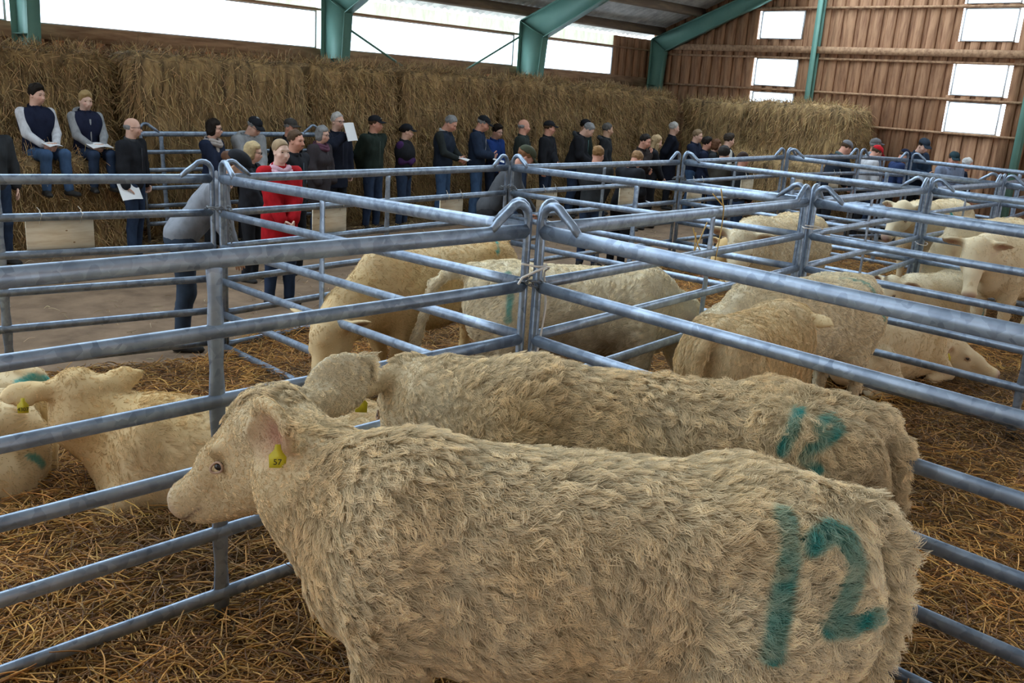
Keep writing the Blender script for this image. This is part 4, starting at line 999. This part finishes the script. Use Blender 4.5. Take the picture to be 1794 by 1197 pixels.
    V, F = join(parts); me = mesh_np('body', V*s, F, True, M_skin); c = np.array(SK[skin]); C = np.tile(c, (len(V), 1)); n = len(hv)
    lip = np.exp(-((hv[:, 0]/.024)**2 + ((hv[:, 2]+.072)/.007)**2))*(hv[:, 1] > .07); brow = np.exp(-(((np.abs(hv[:, 0])-.034)/.020)**2 + ((hv[:, 2]-.024)/.006)**2))*(hv[:, 1] > .06)
    chk = np.exp(-(((np.abs(hv[:, 0])-.042)/.02)**2 + ((hv[:, 2]+.035)/.022)**2))*(hv[:, 1] > .03); hh = np.array(hcol)
    Ch = C[:n]*(1 - .22*chk[:, None]*np.array([.1, .9, .8])); Ch = Ch*(1-.75*lip[:, None]) + np.array([.40, .14, .12])*.75*lip[:, None]; Ch = Ch*(1-.8*brow[:, None]) + hh*.8*brow[:, None]
    if beard is not None:
        bm = (np.exp(-((hv[:, 2]+.058)/.010)**2)*(np.abs(hv[:, 0]) < .032)*(hv[:, 1] > .08)) if beard == 'mustache' else np.clip((-.050 - hv[:, 2])/.015, 0, 1)*(hv[:, 1] > .01)*(hv[:, 2] > -.12)*.7
        Ch = Ch*(1-bm[:, None]*.85) + hh*.85*bm[:, None]
    C[:n] = Ch; vcol(me, 'skin', C); obj('body', me, root)
    e = add('eyes', (EYEB[0] @ HR.T + hc, EYEB[1]), M_dark_eye)
    # hair, cap
    HM = Matrix.Identity(4)
    for i in range(3):
        for j in range(3): HM[i][j] = HR[i, j]*s
        HM[i][3] = hc[i]*s
    if hair:
        o = obj('hair', hair_me(hair, cloth(hcol, .6)), root); o.matrix_local = HM
    if cap_ is not None:
        kind = 'beanie' if cap_ == 'wool' or (isinstance(cap_, dict) and cap_.get('wool')) else 'cap'; cc = cap_['col'] if isinstance(cap_, dict) else cap_
        o = obj('cap', hair_me(kind, cloth(cc)), root); o.matrix_local = HM
        if kind == 'cap':
            Vb, Fb = cap_brim(); b = MB().add(Vb, Fb).build('brim', cloth(cc), o, True)
            if logo: MB().box((-.028, .099, .072), (.028, .101, .084), X_(0, -.25), (0, .012, -.012)).build('cap_logo', M_white, o)
    if glasses:
        g = MB()
        for k in (-1, 1):
            u = np.linspace(0, 2*math.pi, 13); g.tube([(k*.034 + .022*math.cos(q), .103 - .25*abs(.0*q), -.002 + .016*math.sin(q)) for q in u], .0026, .0026, 5, cap=False); g.tube([(k*.056, .101, .004), (k*.078, .05, .006), (k*.080, -.01, .002)], .0024, .0024, 5)
        g.tube([(-.012, .104, .002), (0, .107, .005), (.012, .104, .002)], .0024, .0024, 5)
        o = obj('glasses', g.mesh('glasses', M_glassesf), root); o.matrix_local = HM
    # jacket
    hemz = hem; J = torso(0) + armp(-1, 0) + armp(1, 0)
    if hem < .80: J.append(cap(hip + np.array([0, -.01, .02]), np.array([hip[0], hip[1] - .01, hem]), .16, .165, .04, (1, .74, 1)))
    lowcut = [lambda X: (hemz - X[:, 2])] if not sit else [lambda X: (hip[2] - .04 - X[:, 2])]
    nk = [lambda X: ((X - nb) @ (U @ np.array([0, -.25, 1.]))) - .035]
    jv = surf(J, .020, .05, lowcut + nk, grow=.022 + bulk*.1); jv = (jv[0] + .006*vnoise3(jv[0], 9, int(px[0]*7) % 50) + .004*vnoise3(jv[0], 22, 4), jv[1])
    body_col = vest if vest is not None else jacket
    if vest is not None:                                              # sleeves of the garment below, sleeveless top over it
        sl = surf([cap(q[1], q[2], q[3]*.88, q[4]*.92, q[5]) for k in (-1, 1) for q in armp(k, 0)] + torso(0)[3:4], .018, .04, grow=.014); add('sleeves', (relax(*sl, 1), sl[1]), cloth(jacket))
        tv = surf(torso(0) + [ell(up((k*.10, .01, 1.30)), (.095, .105, .13), .05, U) for k in (-1, 1)], .020, .05, lowcut + nk, grow=.034); add('vest', (tv[0] + .006*vnoise3(tv[0], 9, 3), tv[1]), cloth(vest))
    else: add('jacket', jv, cloth(jacket))
    cc = collar if collar is not None else tuple(c*.8 for c in body_col)
    g = MB(); g.tube([(nb + U @ np.array([.080*math.cos(q), .012 + .078*math.sin(q), .022 - .022*math.sin(q)]))*s for q in np.linspace(math.pi/2 + .35, math.pi*2.5 - .35, 17)], .014, .030, 8)
    g.build('collar', cloth(cc), root, True)
    if zip_ is None and bulk > 0 and vest is None and hood is None: zip_ = tuple(c*1.7 + .012 for c in jacket)
    if zip_ is not None:
        pts = [up((0, .135 + bulk*.11, z)) for z in (1.40, 1.28, 1.15, 1.02)]; MB().tube(np.array(pts)*s, .012, .006, 6, up=(0, 1, 0)).build('zip', cloth(zip_), root, True)
    if scarf is not None:
        g = MB()
        for dz, rr in ((.02, .088), (-.018, .105)):
            g.tube([(nb + U @ np.array([rr*math.cos(q), .03 + rr*math.sin(q)*1.05, dz + .012*math.sin(3*q) - .02*math.sin(q)]))*s for q in np.linspace(0, 2*math.pi, 19)], .030, .030, 9, cap=False)
        if scarf[1]: g.tube([(nb + U @ np.array([.03, .11 + .02*t, -.03 - .10*t]))*s for t in (0, .6, 1.2, 1.9)], .035, .018, 8, up=(0, 1, 0))
        g.build('scarf', cloth(scarf[0]), root, True)
    if hood is not None:
        g = MB(); g.tube([(nb + U @ np.array([.105*math.cos(q), -.055 + .075*math.sin(q), .0 + .035*math.sin(q)*-1]))*s for q in np.linspace(-.5, math.pi*1.0 + .5, 15) + math.pi], .034, .045, 9, up=(0, 0, 1)); g.build('hood', cloth(hood), root, True)
    if legs:
        tv = surf(legp(), .020, .04, [lambda X: X[:, 2] - (hip[2] + .10)], grow=.012); add('trousers', (tv[0] + .005*vnoise3(tv[0], 11, 6), tv[1]), cloth(trousers))
        for k in (-1, 1):
            an = leg[k][2]; toe = k*.10; f = surf([cap(an + [0, -.03, -.045], an + [toe*.4, .13, -.055], .045, .040, .03, (1, 1, .8)), cap(an + [0, -.01, -.03], an + [0, 0, .03], .048, .050, .03), cap(an + [0, -.05, -.068], an + [toe*.4, .14, -.070], .034, .032, .02, (1.2, 1, .5))], .014, .03)
            add('shoe', (relax(*f, 1), f[1]), cloth(shoes, .5))
    # a sheet or booklet in the hands
    if paper:
        if paper[0] == 'L': k = -1
        elif paper[0] == 'R': k = 1
        a, e_, w = arm[k]; d = (w-e_)/np.linalg.norm(w-e_)
        c_ = w + d*.07 + U @ np.array([-k*.04, .03, .02])
        if arms in ('hold', 'write', 'lap'): c_ = (arm[-1][2] + arm[1][2])/2 + U @ np.array([0, .07, .02]) if arms != 'write' else arm[-1][2] + U @ np.array([.06, .07, .02])
        wd, hg = paper[1]*1.3, paper[2]*1.3; R = X_(paper[3], paper[4] if abs(paper[4]) > .9 or paper[0] == 'L' else .22, 0)
        Rz = X_(psi); cw = Rz @ (c_*s) + np.array([px[0], px[1], z0]); g = MB(); nn = 7; V = []; 
        for sg in (0, .0016):
            for j in range(nn):
                t = j/(nn-1) - .5; V += [(t*wd, -hg/2, .03*wd*math.cos(t*5) + sg), (t*wd, hg/2, .045*wd*math.cos(t*5) + sg)]
        Fp = []
        for j in range(nn-1): Fp += [[2*j, 2*j+2, 2*j+3, 2*j+1], [2*nn+2*j, 2*nn+2*j+1, 2*nn+2*j+3, 2*nn+2*j+2]]
        g.add(np.array(V) @ (Rz @ R).T, Fp); o = g.build('paper_sheet', M_paper, None, True); o.location = cw; tag(o, paper[-1], 'paper', 'catalogues held by the onlookers')
    return root

BLK, NVY, DGR, GRN, JEAN, DJEAN, GRY, LGR, BRN = (.018, .019, .023), (.016, .022, .045), (.035, .038, .042), (.022, .032, .026), (.055, .105, .20), (.028, .045, .085), (.10, .105, .115), (.30, .31, .32), (.07, .05, .035)
H_dk, H_br, H_bl, H_gr, H_lg, H_rd = (.018, .013, .010), (.085, .05, .028), (.42, .29, .13), (.25, .25, .25), (.48, .46, .43), (.22, .10, .045)
CT, CW = dict(col=BLK), dict(col=(.03, .05, .06), wool=1)
person('person cut off by the left picture edge, dark jacket and jeans', (3.42, 11.6), 1.78, (.3, -1), DGR, DJEAN, hair='short', hcol=H_br, arms='down')
person('young man with white sleeves and navy padded vest seated on the straw ledge', (4.14, 12.22), 1.70, (.15, -1), (.62, .63, .66), JEAN, hair='thick', hcol=H_dk, vest=(.014, .018, .04), sit=1.16, arms='lap', head=(.35, .05), paper=('R', .15, .11, .2, -.5, 'white slip held by the young man with white sleeves'), bulk=.06)
person('blond boy in grey hoodie and navy vest writing on the straw ledge', (4.73, 12.22), 1.60, (.1, -1), LGR, DJEAN, hair='thick', hcol=H_bl, vest=(.016, .02, .045), sit=1.16, arms='lap', head=(-.1, .12), paper=('R', .21, .15, .0, -.25, 'white sheet on the knees of the blond boy'), hood=(.36, .37, .38), zip_=LGR, skin='pale')
person('bald man in glasses and black jacket standing before the leaning panel', (5.10, 11.75), 1.72, (.55, -.8), BLK, DJEAN, hair='bald', hcol=H_gr, glasses=True, head=(.45, 0), arms='down', paper=('R', .24, .17, -.3, 1.1, 'white sheet hanging from the hand of the bald man in glasses'), stance=.4, collar=(.05, .052, .055), bulk=.08)
person('woman with short dark hair, glasses and a pale patterned scarf', (6.20, 11.75), 1.73, (.5, -.85), NVY, BLK, hair='bob', hcol=H_dk, fem=1, glasses=True, scarf=((.40, .35, .32), 1), head=(.35, .05), arms='front')
person('man in grey hoodie and black cap looking down', (6.81, 11.85), 1.80, (.1, -1), LGR, BLK, hair='short', hcol=H_gr, cap_=CT, glasses=True, hood=(.33, .34, .34), head=(.25, .45), arms='front', logo=0, bulk=.05)
person('man in dark peaked cap peering over the man with the moustache', (7.51, 11.93), 1.75, (.1, -1), BLK, BLK, hair='short', hcol=H_gr, cap_=dict(col=(.06, .055, .05)), arms='behind', skin='ruddy', head=(.2, .05))
person('woman with short grey hair, glasses, purple scarf and long dark coat', (7.72, 11.45), 1.69, (.35, -.95), (.045, .038, .042), DJEAN, hair='bob', hcol=H_gr, fem=1, glasses=True, scarf=((.12, .05, .08), 0), hem=.62, arms='pocket', bulk=.10, head=(.15, .1))
person('tall grey-haired man in navy coat raising a white sheet to his chin', (8.33, 11.92), 1.86, (.15, -1), (.014, .017, .03), BLK, hair='short', hcol=H_lg, glasses=True, arm_pts={-1: (-.25, .05, .88), 1: (.10, .27, 1.47)}, paper=('R', .26, .21, .35, 1.25, 'printed white sheet held up before the tall grey-haired man'), hem=.70, bulk=.08)
person('man in dark green jacket and black cap, hands behind his back', (9.17, 12.1), 1.82, (.15, -1), GRN, DJEAN, hair='short', hcol=H_br, cap_=CT, logo=1, arms='behind', head=(.55, 0), skin='ruddy', bulk=.08)
person('woman in black cap and black vest with purple sleeves, arms crossed', (9.81, 12.1), 1.70, (.45, -.9), (.055, .022, .085), DJEAN, hair='tied', hcol=H_dk, fem=1, cap_=CT, logo=1, vest=BLK, arms='crossed', head=(.5, .05))
person('grey-haired man in dark vest reading a booklet before the bales', (10.69, 12.12), 1.90, (.45, -.9), (.025, .03, .03), JEAN, hair='short', hcol=H_gr, arms='hold', head=(.1, .45), paper=('R', .20, .15, .1, -.35, 'white booklet read by the grey-haired man in the dark vest'), vest=(.02, .028, .045), collar=(.5, .5, .5), bulk=.05, skin='ruddy')
person('man in navy waxed jacket and cap writing on a pad', (11.44, 12.08), 1.90, (.6, -.8), (.02, .032, .06), JEAN, hair='short', hcol=H_gr, cap_=CT, logo=1, arms='write', head=(.2, .35), paper=('R', .24, .16, .2, -.15, 'white pad on which the man in the navy waxed jacket writes'), zip_=(.42, .42, .44), bulk=.08, skin='ruddy')
person('boy with glasses in a bright blue jacket', (12.0, 12.22), 1.73, (.1, -1), (.02, .055, .22), DJEAN, hair='thick', hcol=H_dk, glasses=True, arms='front', head=(.1, .15))
person('bald man in dark green quilted jacket with folded arms', (12.3, 11.8), 1.85, (.55, -.85), (.03, .037, .034), DJEAN, hair='bald', hcol=H_gr, arms='crossed', head=(.55, -.05), skin='ruddy', bulk=.1)
person('man in black cap and open black jacket with papers at his side', (13.08, 11.9), 1.83, (.4, -.9), BLK, DJEAN, hair='short', hcol=H_br, cap_=CT, logo=1, arm_pts={-1: (.12, .24, 1.03), 1: (.25, .04, .86)}, zip_=(.05, .042, .05), head=(.6, 0), paper=('L', .24, .16, .3, -.1, 'loose sheets at the waist of the man in black cap and open jacket'), skin='ruddy', bulk=.06)
person('grey-haired man in black anorak stooping over his papers', (13.74, 11.8), 1.90, (.55, -.85), BLK, DJEAN, hair='short', hcol=H_gr, arms='hold', lean=.22, head=(.15, .45), hood=DGR, paper=('R', .27, .20, .2, -.5, 'white sheets read by the stooping man in black anorak'), bulk=.1)
person('man in black cap and green patterned shirt half hidden behind the stooping man', (14.48, 12.22), 1.87, (.2, -1), GRN, BLK, hair='short', hcol=H_dk, cap_=CT, logo=1, arms='front', head=(.1, .1), zip_=(.12, .2, .2), skin='tan')
person('greying man in dark hooded jacket looking to the right, thumbs in his pockets', (14.64, 11.75), 1.83, (.5, -.85), (.025, .027, .03), DJEAN, hair='short', hcol=(.12, .11, .10), arms='pocket', head=(.55, 0), hood=(.06, .06, .065), skin='tan', bulk=.04)
person('young woman in red jacket and pink scarf with fair hair tied back', (5.17, 8.39), 1.735, (-.15, -1), (.42, .012, .018), DJEAN, hair='tied', hcol=(.34, .24, .14), fem=1, scarf=((.62, .38, .45), 0), head=(.15, .0), arms='front', hem=.70, skin='pale', bulk=.06, zip_=(.30, .01, .015))
person('blonde woman in glasses behind the red jacket, seen in half profile', (5.50, 9.55), 1.616, (.55, -.8), BLK, BLK, hair='bob', hcol=(.45, .34, .18), fem=1, glasses=True, arms='front', head=(.3, .1))
person('man with brown moustache in black pullover behind the red jacket', (6.17, 9.69), 1.74, (.35, -.9), BLK, BLK, hair='short', hcol=H_br, beard='mustache', head=(.1, 0), arms='behind', skin='ruddy', zip_=(.06, .075, .09), bulk=.05)
person('woman in grey sweatshirt and black cap bending over the fence post', (3.62, 7.42), 1.88, (.88, -.47), (.24, .255, .285), (.035, .05, .075), hair='tied', hcol=(.10, .045, .022), fem=1, cap_=dict(col=BLK), lean=.62, head=(-.1, .1), arm_pts={-1: (.02, .40, 1.06), 1: (.16, .40, 1.08)}, skin='tan')
person('bending man in camouflage cap and grey fleece reaching out with a sheet', (7.62, 7.78), 1.86, (.78, -.62), (.075, .078, .085), (.03, .03, .032), hair='short', hcol=H_rd, cap_=dict(col=(.06, .065, .04)), lean=.50, head=(.1, .2), arm_pts={-1: (.02, .52, 1.12), 1: (.25, .36, 1.12)}, paper=('L', .26, .19, .5, .35, 'white sheet in the outstretched hand of the bending man'), skin='ruddy')
person('young man with short fair hair seen from behind in black leather jacket', (9.98, 8.15), 1.70, (.55, .25), (.03, .032, .034), DJEAN, hair='short', hcol=(.26, .14, .055), arms='front', head=(-.15, .15), skin='ruddy', bulk=.08)
person('fair-haired man bowing over a sheet beside the one in leather', (10.42, 7.98), 1.70, (.85, -.1), BLK, BLK, hair='short', hcol=(.30, .17, .08), lean=.25, head=(.1, .35), arms='hold', paper=('R', .26, .19, .1, -.6, 'white sheet read by the bowing fair-haired man'), skin='ruddy')
person('dark-haired man holding his chin, dark shirt', (13.66, 10.13), 1.75, (.25, -1), (.028, .02, .018), BLK, hair='short', hcol=H_dk, arms='chin', head=(.1, .2), skin='ruddy')
person('woman with long blonde hair in dark coat', (14.29, 10.33), 1.72, (.7, -.7), BLK, BLK, hair='long', hcol=(.40, .28, .15), fem=1, arms='front', head=(.1, .2))
person('tall white-haired man in long black coat facing right', (17.05, 11.85), 1.89, (.6, -.8), (.012, .014, .024), BLK, hair='short', hcol=H_lg, arms='behind', head=(.35, 0), hem=.60, bulk=.1)
person('man with thinning fair hair in navy jacket holding a note', (16.54, 10.92), 1.80, (.25, -1), NVY, JEAN, hair='short', hcol=(.25, .17, .10), arms='hold', head=(.15, .1), paper=('R', .17, .12, .1, -.3, 'small white note of the man in the navy jacket'))
person('smaller dark-haired person between the navy jacket and the brown-haired woman', (15.90, 10.24), 1.69, (.4, -.9), NVY, DJEAN, hair='thick', hcol=H_dk, fem=1, arms='front', head=(.3, 0), skin='ruddy')
person('brown-haired woman in dark top beside the white-sleeved young man', (16.0, 10.10), 1.67, (.5, -.85), DGR, BLK, hair='bob', hcol=(.13, .06, .03), fem=1, arms='front', head=(.3, .1))
person('young man with swept-up dark hair, black vest over white sleeves', (16.1, 9.87), 1.79, (.7, -.7), (.55, .54, .50), BLK, hair='thick', hcol=(.04, .028, .02), vest=BLK, arms='pocket', head=(.3, 0))
person('person with dark curly hair in olive jacket looking away', (13.4, 8.28), 1.68, (.8, .1), (.05, .045, .035), DJEAN, hair='curly', hcol=(.03, .025, .022), arms='front', head=(-.1, .1))
person('red-faced woman with sunglasses pushed up on dark hair', (13.2, 7.80), 1.64, (.75, -.5), BLK, DJEAN, hair='tied', hcol=(.04, .022, .016), fem=1, arms='front', head=(.2, .05), skin='ruddy')
person('man in grey cap and dark jacket bending over the aisle fence', (16.35, 7.85), 1.92, (.85, -.5), (.018, .024, .035), BLK, hair='short', hcol=H_br, cap_=dict(col=(.20, .20, .215)), lean=.35, head=(.05, .25), arm_pts={-1: (.0, .45, 1.02), 1: (.18, .42, 1.02)}, skin='ruddy', collar=(.12, .16, .16))
person('person in red cap and white top behind the last fence post', (16.95, 7.48), 1.84, (.75, -.6), (.55, .55, .57), BLK, hair='short', hcol=H_br, cap_=dict(col=(.55, .02, .03)), lean=.25, head=(.1, .3), arms='hold', skin='ruddy')
person('grey-capped person in light blue shirt beside the red cap', (18.2, 7.85), 1.88, (.7, -.7), (.42, .50, .62), DJEAN, hair='short', hcol=H_gr, cap_=dict(col=(.16, .15, .15)), arms='front', head=(.2, 0), skin='ruddy')
person('person in dark blue cap and blue shirt bowing right of the red cap', (17.85, 7.32), 1.78, (.7, -.7), (.03, .05, .13), BLK, hair='short', hcol=H_br, cap_=dict(col=(.014, .016, .035)), lean=.25, head=(.1, .25), arms='hold', skin='ruddy', paper=('R', .22, .16, .1, -.4, 'white sheet of the bowing person in the dark blue cap'))
person('tall man in dark blue jacket and cap before the gable boards', (18.72, 7.18), 1.98, (-.2, -1), (.018, .034, .065), BLK, hair='short', hcol=H_dk, cap_=dict(col=(.03, .042, .06)), arms='write', head=(-.2, .4), bulk=.1)
person('person in dark green cap and pale blue shirt, leaning on folded hands', (18.0, 6.33), 1.80, (-.6, -.7), (.22, .27, .38), BLK, hair='short', hcol=H_br, cap_=dict(col=(.025, .05, .06)), lean=.2, arms='hold', head=(-.1, .1), skin='ruddy')
person('white-haired person in dark jacket, farthest right of the onlookers', (18.4, 6.18), 1.68, (.4, -.9), NVY, BLK, hair='short', hcol=(.62, .60, .57), arms='front', head=(.1, .2), skin='ruddy')
